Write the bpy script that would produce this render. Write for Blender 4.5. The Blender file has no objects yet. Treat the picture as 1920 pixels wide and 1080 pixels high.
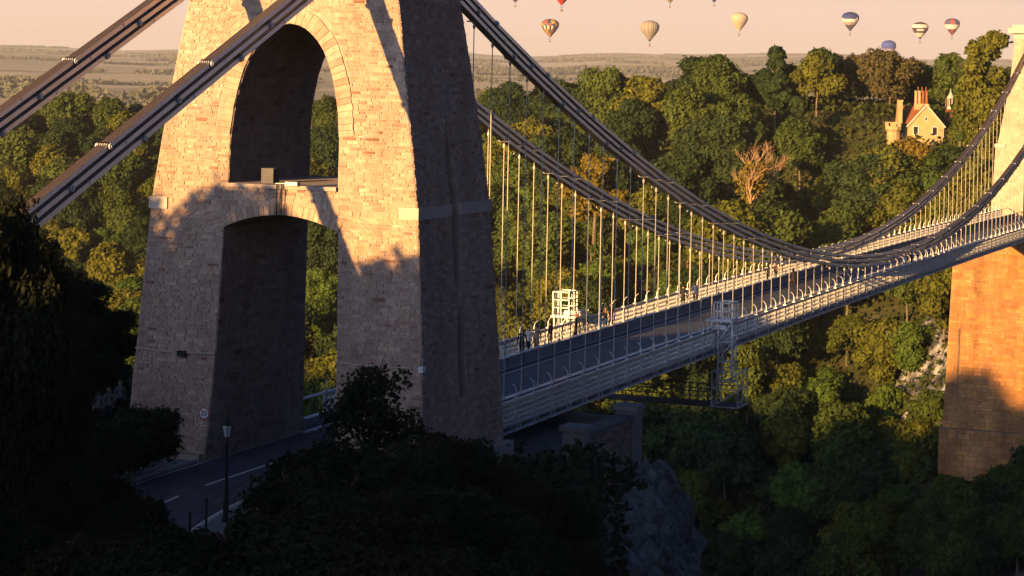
import bpy, bmesh, math, random
import numpy as np
from mathutils import Vector, Matrix, noise

random.seed(7)
S = bpy.context.scene
COL = S.collection
R = math.radians

# ------------------------------------------------------------------ camera, world, sun, exposure
CAM = np.array([-96.48, -47.51, 18.47]); YAW = 0.3784; ROLL = 0.0195; F = 4405.33; SY = -424.68
RT = np.array([math.sin(YAW), -math.cos(YAW), 0.0]); FW = np.array([math.cos(YAW), math.sin(YAW), 0.0]); UP = np.array([0, 0, 1.0])
cd = bpy.data.cameras.new('camera'); cam = bpy.data.objects.new('camera', cd); COL.objects.link(cam); S.camera = cam
cd.sensor_width = 36; cd.lens = F / 1920 * 36; cd.shift_y = SY / 1920; cd.clip_start = 0.5; cd.clip_end = 40000
_r = math.cos(ROLL) * RT + math.sin(ROLL) * UP; _u = -math.sin(ROLL) * RT + math.cos(ROLL) * UP
M = Matrix.Identity(4)
for i in range(3):
    M[i][0] = _r[i]; M[i][1] = _u[i]; M[i][2] = -FW[i]; M[i][3] = CAM[i]
cam.matrix_world = M

SUN_EL, SUN_AZ = R(10.0), R(15.6)          # light travels towards +x, -y
to_sun = Vector((-math.cos(SUN_EL) * math.cos(SUN_AZ), math.cos(SUN_EL) * math.sin(SUN_AZ), math.sin(SUN_EL)))
SKY = 0.05; HZ = (.36, .257, .205)
W = bpy.data.worlds.new('World'); S.world = W; W.use_nodes = True
wn = W.node_tree.nodes; wl = W.node_tree.links; wn.clear()
sky = wn.new('ShaderNodeTexSky'); sky.sky_type = 'NISHITA'; sky.sun_disc = False
sky.sun_elevation = SUN_EL; sky.sun_rotation = math.atan2(to_sun.x, to_sun.y)
sky.altitude = 50; sky.air_density = 0.32; sky.dust_density = 4.5; sky.ozone_density = 4.0
bg = wn.new('ShaderNodeBackground'); bg.inputs['Strength'].default_value = SKY
wo = wn.new('ShaderNodeOutputWorld')
tcw = wn.new('ShaderNodeTexCoord'); sep = wn.new('ShaderNodeSeparateXYZ'); wl.new(tcw.outputs['Generated'], sep.inputs[0])
mth = wn.new('ShaderNodeMath'); mth.operation = 'ABSOLUTE'; wl.new(sep.outputs[2], mth.inputs[0])
band = wn.new('ShaderNodeValToRGB'); band.color_ramp.interpolation = 'EASE'           # evening haze low over the horizon, all round
be = band.color_ramp.elements; be[0].position = .028; be[0].color = (1, 1, 1, 1); be[1].position = .042; be[1].color = (0, 0, 0, 1)
wl.new(mth.outputs[0], band.inputs[0])
hz = wn.new('ShaderNodeMix'); hz.data_type = 'RGBA'; wl.new(band.outputs[0], hz.inputs[0]); wl.new(sky.outputs[0], hz.inputs[6])
hz.inputs[7].default_value = (HZ[0] / SKY, HZ[1] / SKY, HZ[2] / SKY, 1)
wl.new(hz.outputs[2], bg.inputs[0]); wl.new(bg.outputs[0], wo.inputs[0])
sd = bpy.data.lights.new('sun', 'SUN'); sd.energy = 5.0; sd.angle = R(0.5); sd.color = (1.0, 0.56, 0.175)
sun = bpy.data.objects.new('sun', sd); COL.objects.link(sun); sun.location = (-60, 20, 80)
sun.rotation_euler = to_sun.to_track_quat('Z', 'Y').to_euler()
S.view_settings.view_transform = 'Standard'; S.view_settings.look = 'None'; S.view_settings.exposure = 1.4; S.view_settings.gamma = 1.0
S.render.engine = 'CYCLES'
S.cycles.use_denoising = True; S.cycles.max_bounces = 4; S.cycles.diffuse_bounces = 0; S.cycles.glossy_bounces = 2
S.cycles.transmission_bounces = 2; S.cycles.volume_bounces = 0; S.cycles.transparent_max_bounces = 4

# ------------------------------------------------------------------ helpers
def ray(u, v):
    du, dv = u - 960, v - 540 - SY
    c, s = math.cos(ROLL), math.sin(ROLL)
    a, b = c * du + s * dv, -s * du + c * dv
    return FW + RT * (a / F) - UP * (b / F)
def at_plane(u, v, ax, val):
    d = ray(u, v); i = 'xyz'.index(ax); return CAM + d * ((val - CAM[i]) / d[i])
def at_dist(u, v, D): return CAM + ray(u, v) * D

def link(o, parent=None):
    COL.objects.link(o)
    if parent is not None: o.parent = parent
    return o
def tag(o, label, cat, group=None):
    o['label'] = label; o['category'] = cat
    if group: o['group'] = group
    return o
def struct(o): o['kind'] = 'structure'; return o
def stuff(o): o['kind'] = 'stuff'; return o
def empty(name, loc=(0, 0, 0), rz=0, parent=None):
    o = bpy.data.objects.new(name, None); o.location = loc; o.rotation_euler = (0, 0, rz); o.empty_display_size = 0.3
    return link(o, parent)

class MB:
    def __init__(s): s.v = []; s.f = []; s.m = []; s.c = []; s.col = (1, 1, 1)
    def vert(s, p): s.v.append(tuple(p)); s.c.append(s.col); return len(s.v) - 1
    def face(s, pts, m=0):
        s.f.append([s.vert(p) for p in pts]); s.m.append(m)
    def idx(s, ids, m=0): s.f.append(list(ids)); s.m.append(m)
    def box(s, a, b, m=0):
        (x0, y0, z0), (x1, y1, z1) = a, b
        i = [s.vert(p) for p in ((x0,y0,z0),(x1,y0,z0),(x1,y1,z0),(x0,y1,z0),(x0,y0,z1),(x1,y0,z1),(x1,y1,z1),(x0,y1,z1))]
        for q in ((0,3,2,1),(4,5,6,7),(0,1,5,4),(1,2,6,5),(2,3,7,6),(3,0,4,7)): s.idx([i[k] for k in q], m)
    def bar(s, p, q, w, h, m=0, up=(0, 0, 1)):
        p, q = Vector(p), Vector(q); d = (q - p)
        if d.length < 1e-6: return
        d.normalize(); up = Vector(up)
        if abs(d.dot(up)) > .98: up = Vector((1, 0, 0))
        sx = d.cross(up).normalized() * (w / 2); sz = sx.cross(d).normalized() * (h / 2)
        i = [s.vert(t) for t in (p-sx-sz, p+sx-sz, p+sx+sz, p-sx+sz, q-sx-sz, q+sx-sz, q+sx+sz, q-sx+sz)]
        for k in ((0,1,2,3),(7,6,5,4),(0,4,5,1),(1,5,6,2),(2,6,7,3),(3,7,4,0)): s.idx([i[j] for j in k], m)
    def tube(s, pts, rad, n=8, m=0, cap=True):
        pts = [Vector(p) for p in pts]; rings = []
        if not hasattr(rad, '__len__'): rad = [rad] * len(pts)
        for k, p in enumerate(pts):
            d = (pts[min(k+1, len(pts)-1)] - pts[max(k-1, 0)]).normalized()
            ref = Vector((0, 0, 1)) if abs(d.z) < .9 else Vector((1, 0, 0))
            a = d.cross(ref).normalized(); b = d.cross(a)
            rings.append([s.vert(p + (a * math.cos(t) + b * math.sin(t)) * rad[k]) for t in [2 * math.pi * j / n for j in range(n)]])
        for r0, r1 in zip(rings, rings[1:]):
            for j in range(n): s.idx([r0[j], r0[(j+1) % n], r1[(j+1) % n], r1[j]], m)
        if cap: s.idx(rings[0][::-1], m); s.idx(rings[-1], m)
    def lathe(s, prof, n=12, c=(0, 0, 0), m=0):
        rings = [[s.vert((c[0] + r * math.cos(2*math.pi*j/n), c[1] + r * math.sin(2*math.pi*j/n), c[2] + z)) for j in range(n)] for r, z in prof]
        for r0, r1 in zip(rings, rings[1:]):
            for j in range(n): s.idx([r0[j], r0[(j+1) % n], r1[(j+1) % n], r1[j]], m)
    def mesh(s, name, mats, smooth=False):
        me = bpy.data.meshes.new(name); me.from_pydata(s.v, [], s.f)
        for m in (mats if isinstance(mats, (list, tuple)) else [mats]): me.materials.append(m)
        me.polygons.foreach_set('material_index', s.m)
        if any(c != (1, 1, 1) for c in s.c):
            ca = me.color_attributes.new('tint', 'FLOAT_COLOR', 'POINT')
            ca.data.foreach_set('color', [x for c in s.c for x in (c[0], c[1], c[2], 1.0)])
        if smooth: me.polygons.foreach_set('use_smooth', [True] * len(me.polygons))
        me.update(); return me
    def build(s, name, mats, parent=None, smooth=False, loc=None):
        o = bpy.data.objects.new(name, s.mesh(name, mats, smooth))
        if loc is not None: o.location = loc
        return link(o, parent)
def inst(name, me, parent=None, loc=(0, 0, 0), rz=0.0, sc=None):
    o = bpy.data.objects.new(name, me); o.location = loc; o.rotation_euler = (0, 0, rz)
    if sc: o.scale = sc
    return link(o, parent)

# ------------------------------------------------------------------ materials
def mat(name, col, rough=.8, var=.25, scale=1.5, bump=0.0, bscale=8.0, metal=0.0, tint=False, col2=None, spec=.3, stretch=None, rnd=0.0, trans=0.0, stain=0.0):
    m = bpy.data.materials.new(name); m.use_nodes = True; n = m.node_tree.nodes; l = m.node_tree.links
    b = n['Principled BSDF']; b.inputs['Roughness'].default_value = rough; b.inputs['Metallic'].default_value = metal
    b.inputs['Specular IOR Level'].default_value = spec
    tc = n.new('ShaderNodeTexCoord'); mp = n.new('ShaderNodeMapping'); l.new(tc.outputs['Object'], mp.inputs[0])
    if stretch: mp.inputs['Scale'].default_value = stretch
    nz = n.new('ShaderNodeTexNoise'); nz.inputs['Scale'].default_value = scale; nz.inputs['Detail'].default_value = 6; nz.inputs['Roughness'].default_value = .65
    l.new(mp.outputs[0], nz.inputs['Vector'])
    cr = n.new('ShaderNodeValToRGB'); cr.color_ramp.elements[0].position = .3; cr.color_ramp.elements[1].position = .7
    c2 = col2 if col2 else tuple(x * (1 - var) for x in col)
    cr.color_ramp.elements[0].color = (*c2, 1); cr.color_ramp.elements[1].color = (*[x * (1 + var * .6) for x in col], 1)
    l.new(nz.outputs[0], cr.inputs[0]); out = cr.outputs[0]
    if tint:
        at = n.new('ShaderNodeVertexColor'); at.layer_name = 'tint'
        mx = n.new('ShaderNodeMix'); mx.data_type = 'RGBA'; mx.blend_type = 'MULTIPLY'; mx.inputs[0].default_value = 1
        l.new(out, mx.inputs[6]); l.new(at.outputs[0], mx.inputs[7]); out = mx.outputs[2]
    if rnd:
        oi = n.new('ShaderNodeObjectInfo'); mr = n.new('ShaderNodeMapRange'); mr.inputs[3].default_value = 1 - rnd; mr.inputs[4].default_value = 1 + rnd
        l.new(oi.outputs['Random'], mr.inputs[0]); hs = n.new('ShaderNodeHueSaturation'); l.new(out, hs.inputs['Color']); l.new(mr.outputs[0], hs.inputs['Value'])
        mr2 = n.new('ShaderNodeMapRange'); mr2.inputs[3].default_value = .5 + rnd * .06; mr2.inputs[4].default_value = .5 - rnd * .06
        l.new(oi.outputs['Random'], mr2.inputs[0]); l.new(mr2.outputs[0], hs.inputs['Hue']); out = hs.outputs[0]
    if stain:
        m2 = n.new('ShaderNodeMapping'); l.new(tc.outputs['Object'], m2.inputs[0]); m2.inputs['Scale'].default_value = (1, 1, .22)
        sn = n.new('ShaderNodeTexNoise'); sn.inputs['Scale'].default_value = .55; sn.inputs['Detail'].default_value = 8; sn.inputs['Roughness'].default_value = .7; l.new(m2.outputs[0], sn.inputs['Vector'])
        sr = n.new('ShaderNodeMapRange'); sr.inputs[1].default_value = .35; sr.inputs[2].default_value = .62; sr.inputs[3].default_value = 1 - stain; sr.inputs[4].default_value = 1.06; l.new(sn.outputs[0], sr.inputs[0])
        sm = n.new('ShaderNodeMix'); sm.data_type = 'RGBA'; sm.blend_type = 'MULTIPLY'; sm.inputs[0].default_value = 1; l.new(out, sm.inputs[6]); l.new(sr.outputs[0], sm.inputs[7]); out = sm.outputs[2]
    l.new(out, b.inputs['Base Color'])
    if bump:
        bz = n.new('ShaderNodeTexNoise'); bz.inputs['Scale'].default_value = bscale; bz.inputs['Detail'].default_value = 5; l.new(mp.outputs[0], bz.inputs['Vector'])
        bp = n.new('ShaderNodeBump'); bp.inputs['Strength'].default_value = bump; bp.inputs['Distance'].default_value = .05
        l.new(bz.outputs[0], bp.inputs['Height']); l.new(bp.outputs[0], b.inputs['Normal'])
    if trans:
        tr = n.new('ShaderNodeBsdfTranslucent'); l.new(out, tr.inputs[0]); ms = n.new('ShaderNodeMixShader'); ms.inputs[0].default_value = trans
        l.new(b.outputs[0], ms.inputs[1]); l.new(tr.outputs[0], ms.inputs[2]); l.new(ms.outputs[0], n['Material Output'].inputs[0])
    return m
def leafmat(name, col, col2): return mat(name, col, .75, .3, 1.1, col2=col2, spec=.15, rnd=.22, trans=.22)

M_stone = mat('pennant_stone', (.48, .345, .275), .9, .28, 3.0, .9, 14, tint=True, stain=.3)
M_mortar = mat('mortar', (.42, .345, .30), .95, .25, 2.0, .4, 20)
M_ashlar = mat('pale_ashlar', (.52, .45, .38), .9, .15, 2.0, .3, 12)
M_cream = mat('far_tower_stone', (.42, .35, .27), .9, .18, 1.2, .4, 5)
M_sand = mat('red_sandstone', (.46, .22, .08), .9, .35, .5, .7, 5, tint=True, stretch=(1, 1, .35), stain=.45)
M_sandcore = mat('sandstone_joint', (.30, .17, .10), .95, .3, .6)
M_paint = mat('pale_ironwork', (.72, .73, .77), .42, .16, 1.2, spec=.6, metal=.25, stain=.35)
M_rod = mat('rod_paint', (.56, .53, .48), .5, .15, 2.0)
M_gird = mat('girder_paint', (.36, .345, .365), .6, .2, 1.5)
M_galv = mat('galvanised_grating', (.10, .10, .11), .6, .3, 2.0)
M_asph = mat('asphalt', (.075, .09, .12), .8, .3, .8, .4, 30, stain=.3)
M_deckroad = mat('deck_asphalt', (.085, .105, .15), .7, .25, .8)
M_foot = mat('footway', (.12, .12, .13), .85, .2, 1.2)
M_foot2 = mat('dark_ashlar', (.24, .23, .22), .9, .3, 2.0, .4, 8)  # pale ashlar of the piers, its shade put into a darker base colour
M_pave = mat('paving', (.24, .24, .25), .9, .2, 2.0, .3, 10)
M_white = mat('white_paint', (.78, .78, .76), .7, .15, 4.0)
M_black = mat('black_iron', (.018, .018, .02), .5, .2, 3.0)
M_glass = mat('lantern_glass', (.62, .66, .66), .15, .1, 2.0, spec=.6)  # opaque pale colour stands in for sky reflected in the panes
M_wet = mat('river', (.05, .05, .04), .15, .2, .1)
M_bark = mat('bark', (.16, .125, .09), .9, .4, 3.0, .5, 10, stretch=(1, 1, .3))
M_deadwood = mat('bleached_wood', (.42, .27, .15), .85, .3, 1.0)
M_tile = mat('clay_roof_tile', (.24, .085, .035), .85, .3, 3.0, .4, 10)
M_gold = mat('golden_limestone', (.44, .31, .15), .9, .2, 1.5, .3, 6)
M_dark = mat('dark_window', (.02, .02, .025), .2, .1, 1.0, spec=.5)
M_under = mat('undergrowth_leaf', (.05, .065, .015), .85, .5, .4, trans=.15, spec=.1)
M_farleaf = mat('distant_leaf', (.10, .105, .075), .9, .4, .02, spec=.1)  # lightened and greyed, distance haze mixed into the leaf colour
LEAF = {'dark': leafmat('leaf_dark', (0.034, 0.062, 0.018), (0.02, 0.032, 0.01)), 'mid': leafmat('leaf_mid', (0.068, 0.105, 0.018), (0.034, 0.05, 0.011)),
        'olive': leafmat('leaf_olive', (0.118, 0.134, 0.016), (0.06, 0.064, 0.01)), 'bright': leafmat('leaf_bright', (0.082, 0.142, 0.022), (0.042, 0.066, 0.011)),
        'brown': leafmat('leaf_brown', (0.115, 0.095, 0.036), (0.055, 0.05, 0.02)), 'gold': leafmat('leaf_gold', (0.2, 0.15, 0.018), (0.1, 0.08, 0.012)),
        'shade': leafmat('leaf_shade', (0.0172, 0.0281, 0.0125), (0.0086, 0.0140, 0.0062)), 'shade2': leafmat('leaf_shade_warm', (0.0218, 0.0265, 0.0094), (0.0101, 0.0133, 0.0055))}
# chain paint: pale grey, with brown grime lying on faces that look up
def chainmat():
    m = mat('chain_paint', (.80, .81, .85), .38, .12, 1.5, metal=.45, spec=.6); n = m.node_tree.nodes; l = m.node_tree.links; b = n['Principled BSDF']
    src = b.inputs['Base Color'].links[0].from_socket
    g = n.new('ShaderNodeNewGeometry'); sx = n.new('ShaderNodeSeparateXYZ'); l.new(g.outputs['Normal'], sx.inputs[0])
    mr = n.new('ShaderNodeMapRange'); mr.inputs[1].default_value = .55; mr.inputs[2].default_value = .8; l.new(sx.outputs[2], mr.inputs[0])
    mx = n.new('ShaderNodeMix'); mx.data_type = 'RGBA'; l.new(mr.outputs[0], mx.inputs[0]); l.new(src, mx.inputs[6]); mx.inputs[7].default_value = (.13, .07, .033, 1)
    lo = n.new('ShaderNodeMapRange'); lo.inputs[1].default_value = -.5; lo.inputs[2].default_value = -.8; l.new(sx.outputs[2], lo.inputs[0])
    m3 = n.new('ShaderNodeMix'); m3.data_type = 'RGBA'; l.new(lo.outputs[0], m3.inputs[0]); l.new(mx.outputs[2], m3.inputs[6]); m3.inputs[7].default_value = (.07, .055, .045, 1)  # faces that look down go dark: underside shade put into the colour
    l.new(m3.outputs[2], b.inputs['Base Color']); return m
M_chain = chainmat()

# ------------------------------------------------------------------ terrain
def lerp(a, b, t): t = min(1, max(0, t)); return a + (b - a) * t
def sstep(a, b, x): t = min(1, max(0, (x - a) / (b - a))); return t * t * (3 - 2 * t)
def nz2(x, y, s, o=0): return noise.noise(Vector((x / s, y / s, o)))
def cliff_x(y):
    if y > -9: return 24 + .12 * max(0, y - 10)
    return max(22 + (y + 9) * 3.4, -75)
def plateau(y): return lerp(10.5, -3.5, (y - 50) / 140)
def edge_x(y): return lerp(268, 338, (y - 28) / 110)
def ground(x, y):
    if x < 110:                                                   # Clifton side
        d = math.hypot(x + 98, y + 50)
        z = .35 + 16.45 * math.exp(-(d / 31) ** 2)
        z += sstep(30, 95, y) * 3 + sstep(-40, -120, x) * 3 * sstep(-20, 20, y)
        off = max(0, abs(y - .4) - 9); flat = 1 - sstep(0, 8, off) if x > -60 else 0
        z += (nz2(x, y, 14) * .8 + nz2(x, y, 5, 3) * .3) * (1 - flat)
        c = cliff_x(y) + nz2(0, y, 9, 5) * 1.5
        if x > c - 6 and abs(y) > 8.5: z -= (x - c + 6) * .45 * (1 - math.exp(-abs(abs(y) - 8.5) / 3))
        if x > c:
            k = (x - c) / (1 if y > -9 else lerp(1, 2.6, (-9 - y) / 3)); z = z - 1.7 * k - nz2(x, y, 5, 8) * min(3, k) - nz2(x, y, 1.7, 9) * min(1, k)
        if x > 5 and abs(y) < 13: z -= 3.4 * sstep(5, 9, x)
        return max(z, -76)
    e = edge_x(y); P = plateau(y); n = nz2(x, y, 30, 2) * 3 + nz2(x, y, 9, 4) * .8
    if x > e: z = P + n * .6
    elif x > 222: z = P - 38 * ((e - x) / (e - 222)) + n
    else: z = P - 38 - (222 - x) * .62 + n
    if x > 175:
        dx = max(0, 186 - x, x - 222); dy = max(0, abs(y) - 11)
        z = max(z, -31 - 2.0 * math.hypot(dx, dy) + n * .3)
    if x > 190:
        z = max(z, -.9 - 1.5 * max(0, abs(y) - 8.5) - 1.0 * max(0, 226 - x))
    r = math.hypot(x - CAM[0], y - CAM[1])
    if r > 480:
        ang = math.atan2(y - CAM[1], x - CAM[0])
        far = lerp(-6, -34, (r - 480) / 900)
        if r > 1300:
            cr = 54 + 26 * sstep(.42, .30, ang) + 10 * math.sin(ang * 31) + 7 * math.sin(ang * 77 + 1)
            far = lerp(-40, cr, ((r - 1300) / 11700)) + nz2(x, y, 900, 6) * 17 * sstep(1300, 2600, r) * (1 - sstep(11000, 12600, r))
        if r > 13000: far = cr - (r - 13000) * .006
        z = lerp(z, far, (r - 480) / 160)
    return max(z, -76)

def axis(lo, hi, a, b, step, n):
    g = lambda e, t, m: [e + (t - e) * (k / m) ** 2.6 for k in range(1, m + 1)]
    return sorted(g(a, lo, n) + list(np.arange(a, b + .01, step)) + g(b, hi, n))
def build_ground():
    xs = axis(-900, 17000, -110, 352, 3.0, 70); ys = axis(-9000, 13000, -75, 270, 3.0, 60)
    V = [(x, y, ground(x, y)) for x in xs for y in ys]; ny = len(ys)
    Fc = [(i * ny + j, (i + 1) * ny + j, (i + 1) * ny + j + 1, i * ny + j + 1) for i in range(len(xs) - 1) for j in range(ny - 1)]
    me = bpy.data.meshes.new('ground'); me.from_pydata(V, [], Fc); me.polygons.foreach_set('use_smooth', [True] * len(Fc))
    m = bpy.data.materials.new('ground'); m.use_nodes = True; n = m.node_tree.nodes; l = m.node_tree.links; b = n['Principled BSDF']
    b.inputs['Roughness'].default_value = .95; b.inputs['Specular IOR Level'].default_value = .1
    tc = n.new('ShaderNodeTexCoord'); geo = n.new('ShaderNodeNewGeometry')
    def ramp(stops):
        r = n.new('ShaderNodeValToRGB'); e = r.color_ramp.elements
        while len(e) < len(stops): e.new(.5)
        for k, (p, c) in enumerate(stops): e[k].position = p; e[k].color = (*c, 1)
        return r
    def nzt(sc, det=6):
        t = n.new('ShaderNodeTexNoise'); t.inputs['Scale'].default_value = sc; t.inputs['Detail'].default_value = det; l.new(tc.outputs['Object'], t.inputs['Vector']); return t
    soil = ramp([(.3, (.02, .028, .01)), (.7, (.06, .055, .022))]); l.new(nzt(.25).outputs[0], soil.inputs[0])
    rock = ramp([(.38, (.02, .022, .025)), (.52, (.14, .14, .15)), (.66, (.42, .41, .40))]); l.new(nzt(.35, 10).outputs[0], rock.inputs[0])
    sx = n.new('ShaderNodeSeparateXYZ'); l.new(geo.outputs['Normal'], sx.inputs[0])
    st = n.new('ShaderNodeMapRange'); st.inputs[1].default_value = .72; st.inputs[2].default_value = .55; l.new(sx.outputs[2], st.inputs[0])
    mx = n.new('ShaderNodeMix'); mx.data_type = 'RGBA'; l.new(st.outputs[0], mx.inputs[0]); l.new(soil.outputs[0], mx.inputs[6]); l.new(rock.outputs[0], mx.inputs[7])
    vo = n.new('ShaderNodeTexVoronoi'); vo.inputs['Scale'].default_value = .0030; l.new(tc.outputs['Object'], vo.inputs['Vector'])
    vs = n.new('ShaderNodeSeparateColor'); l.new(vo.outputs['Color'], vs.inputs[0])
    fld = ramp([(.0, (.44, .40, .32)), (.35, (.36, .33, .26)), (.6, (.20, .21, .15)), (.8, (.52, .47, .39)), (1, (.28, .28, .21))]); l.new(vs.outputs[0], fld.inputs[0])  # field colours paled and greyed to stand in for distance haze
    pos = n.new('ShaderNodeSeparateXYZ'); l.new(tc.outputs['Object'], pos.inputs[0])
    fx = n.new('ShaderNodeMapRange'); fx.inputs[1].default_value = 430; fx.inputs[2].default_value = 520; l.new(pos.outputs[0], fx.inputs[0])
    m2 = n.new('ShaderNodeMix'); m2.data_type = 'RGBA'; l.new(fx.outputs[0], m2.inputs[0]); l.new(mx.outputs[2], m2.inputs[6]); l.new(fld.outputs[0], m2.inputs[7])
    l.new(m2.outputs[2], b.inputs['Base Color'])
    bp = n.new('ShaderNodeBump'); bp.inputs['Distance'].default_value = .8; bp.inputs['Strength'].default_value = .6; l.new(nzt(.8, 8).outputs[0], bp.inputs['Height']); l.new(bp.outputs[0], b.inputs['Normal'])
    me.materials.append(m)
    struct(link(bpy.data.objects.new('ground', me)))
    mb = MB(); mb.face([(50, -3000, -75.2), (185, -3000, -75.2), (185, 3000, -75.2), (50, 3000, -75.2)]); struct(mb.build('river_water', M_wet))
build_ground()

# ------------------------------------------------------------------ approach road and pavement
RZ = .5
def road_c(x): return .4 - (.012 * (x + 8) ** 2 if x < -8 else 0)
def strip(name, m, x0, x1, o0, o1, z, z0=None, n=None):
    n = n or max(2, int(abs(x1 - x0) / 1.5)); mb = MB(); xs = np.linspace(x0, x1, n + 1)
    def P(x, o, z):
        dy = -.024 * (x + 8) if x < -8 else 0; L = math.hypot(1, dy)
        return (x - dy / L * o, road_c(x) + o / L, z)
    for a, b in zip(xs, xs[1:]):
        mb.face([P(a, o0, z), P(b, o0, z), P(b, o1, z), P(a, o1, z)])
        if z0 is not None:
            mb.face([P(a, o0, z0), P(b, o0, z0), P(b, o0, z), P(a, o0, z)]); mb.face([P(a, o1, z), P(b, o1, z), P(b, o1, z0), P(a, o1, z0)])
    return mb.build(name, m)
struct(strip('road', M_asph, -62, 5.2, -3.05, 3.05, RZ))
struct(strip('pavement', M_pave, -62, -3.4, -6.2, -3.15, RZ + .12, RZ - .4))
struct(strip('pavement', M_pave, -62, -5.4, 3.15, 7.5, RZ + .12, RZ - .4))
struct(strip('kerb', M_ashlar, -62, -3.4, -3.15, -3.02, RZ + .13, RZ - .1))
struct(strip('kerb', M_ashlar, -62, -3.4, 3.02, 3.15, RZ + .13, RZ - .1))
struct(strip('road_marking', M_white, -40, 4, 2.72, 2.82, RZ + .006))
struct(strip('road_marking', M_white, -40, -3, -2.84, -2.72, RZ + .006))
for a in (-3.6, -12.4, -21.2, -30):
    struct(strip('road_marking', M_white, a - 6.2, a, -.07, .07, RZ + .006))
struct(strip('road_marking', M_white, -40, -17.5, -4.96, -4.86, RZ + .126))
struct(strip('road_marking', M_white, 4.0, 4.9, -.07, .07, RZ + .008))

# ------------------------------------------------------------------ towers
AZ = [(-6, 5.3), (-2, 5.0), (0, 4.92), (2, 4.66), (6, 4.35), (12, 4.10), (15, 3.95), (18, 3.77), (22, 3.4), (26, 3.0)]
WZ = [(-6, 7.3), (0, 7.2), (2, 7.17), (4, 7.1), (6, 6.96), (8, 6.83), (10, 6.68), (12, 6.53), (15, 6.11), (18, 5.64), (20, 5.33), (22, 4.97), (26, 4.3)]
HU = [(12.7, 2.72), (15, 2.68), (16.2, 2.55), (17, 2.38), (17.7, 2.2), (18.3, 1.97), (18.8, 1.7), (19.2, 1.4), (19.5, 1.1), (19.75, .75), (19.9, .4), (19.96, 0)]
HL = [(-1, 3.22), (0.4, 3.2), (5.5, 2.98), (10.85, 2.83), (10.98, 2.55), (11.12, 2.2), (11.25, 1.8), (11.36, 1.35), (11.45, .85), (11.5, .4), (11.52, 0)]
def tab(T, z):
    return float(np.interp(z, [t[0] for t in T], [t[1] for t in T]))
def hole(z):
    if z < 11.52: return tab(HL, z)
    if 12.7 <= z < 19.96: return tab(HU, z)
    return 0.0
SL = [(3.5, 7.5), (8.6, 15.7)]
def slot(z):
    for a, b in SL:
        if a <= z <= b: return .46 * min(1, (b - z) / 1.6 + .12)
    return 0.0
def arch_ring(T, z, w):                    # outer edge of the voussoir ring
    pts = [(h, zz) for zz, h in T]; return pts

def tower_core(mb, cx, aT, wT, holef, slotf, zs, flip=1):
    """loft of a pierced tapering pier; zs sorted, jumps given twice with a small offset"""
    def sec(z, side):
        e = 1e-4 * side; return tab(aT, z), tab(wT, z), holef(z + e), slotf(z + e)
    for z0, z1 in zip(zs, zs[1:]):
        a0, w0, h0, s0 = sec(z0, 1); a1, w1, h1, s1 = sec(z1, -1)
        for sg in (-1, 1):
            for f in (-1, 1):              # front and back faces
                mb.face([(cx + f*a0, sg*h0, z0), (cx + f*a0, sg*w0, z0), (cx + f*a1, sg*w1, z1), (cx + f*a1, sg*h1, z1)])
            if h0 > 0 or h1 > 0:
                mb.face([(cx - a0, sg*h0, z0), (cx + a0, sg*h0, z0), (cx + a1, sg*h1, z1), (cx - a1, sg*h1, z1)], 1)
            if sg == flip and (s0 > 0 or s1 > 0):
                dp = .9
                for f in (-1, 1):
                    mb.face([(cx + f*s0, sg*w0, z0), (cx + f*a0, sg*w0, z0), (cx + f*a1, sg*w1, z1), (cx + f*s1, sg*w1, z1)], 2)
                    mb.face([(cx + f*s0, sg*w0, z0), (cx + f*s0, sg*(w0-dp), z0), (cx + f*s1, sg*(w1-dp), z1), (cx + f*s1, sg*w1, z1)], 2)
                mb.face([(cx - s0, sg*(w0-dp), z0), (cx + s0, sg*(w0-dp), z0), (cx + s1, sg*(w1-dp), z1), (cx - s1, sg*(w1-dp), z1)], 2)
            else:
                mb.face([(cx - a0, sg*w0, z0), (cx + a0, sg*w0, z0), (cx + a1, sg*w1, z1), (cx - a1, sg*w1, z1)], 2)
    for z in (12.7,):
        a = tab(aT, z); h = 2.72
        mb.face([(cx - a, -h, z), (cx + a, -h, z), (cx + a, h, z), (cx - a, h, z)], 1)
    for a_, b_ in SL:
        w = tab(wT, a_); mb.face([(cx - .5, flip*w, a_), (cx + .5, flip*w, a_), (cx + .5, flip*(w-.9), a_), (cx - .5, flip*(w-.9), a_)], 2)

def stone_mesh(mb, P, N, q, proud, inset=.014):
    """q: four (s,t) corners counter-clockwise on a patch; P maps to a point, N outward"""
    c = [Vector(P(*k)) for k in q]; n = Vector(N)
    ctr = sum(c, Vector()) / 4
    b = [p - n * .03 for p in c]; t = [p + n * proud + (ctr - p).normalized() * inset for p in c]
    i = [mb.vert(p) for p in b + t]
    mb.idx([i[4], i[5], i[6], i[7]])
    for k in range(4): mb.idx([i[k], i[(k+1) % 4], i[4+(k+1) % 4], i[4+k]])
rs = random.Random(11)
def stone_tint():
    r = rs.random()
    if r < .01: k = rs.uniform(.45, .6); return (k * 1.1, k * .8, k * .75)
    if r < .16: k = rs.uniform(.7, .88); return (k * 1.05, k * .93, k * .92)
    if r < .3: k = rs.uniform(1.1, 1.28); return (k, k * .98, k * .94)
    k = rs.uniform(.86, 1.08); return (k * rs.uniform(.98, 1.06), k, k * rs.uniform(.92, 1.02))
def courses(z0, z1, lo, hi):
    out = []; z = z0
    while z < z1 - .08:
        h = rs.uniform(lo, hi); h = min(h, z1 - z)
        if z1 - z - h < lo * .6: h = z1 - z
        out.append((z, z + h)); z += h
    return out
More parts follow.
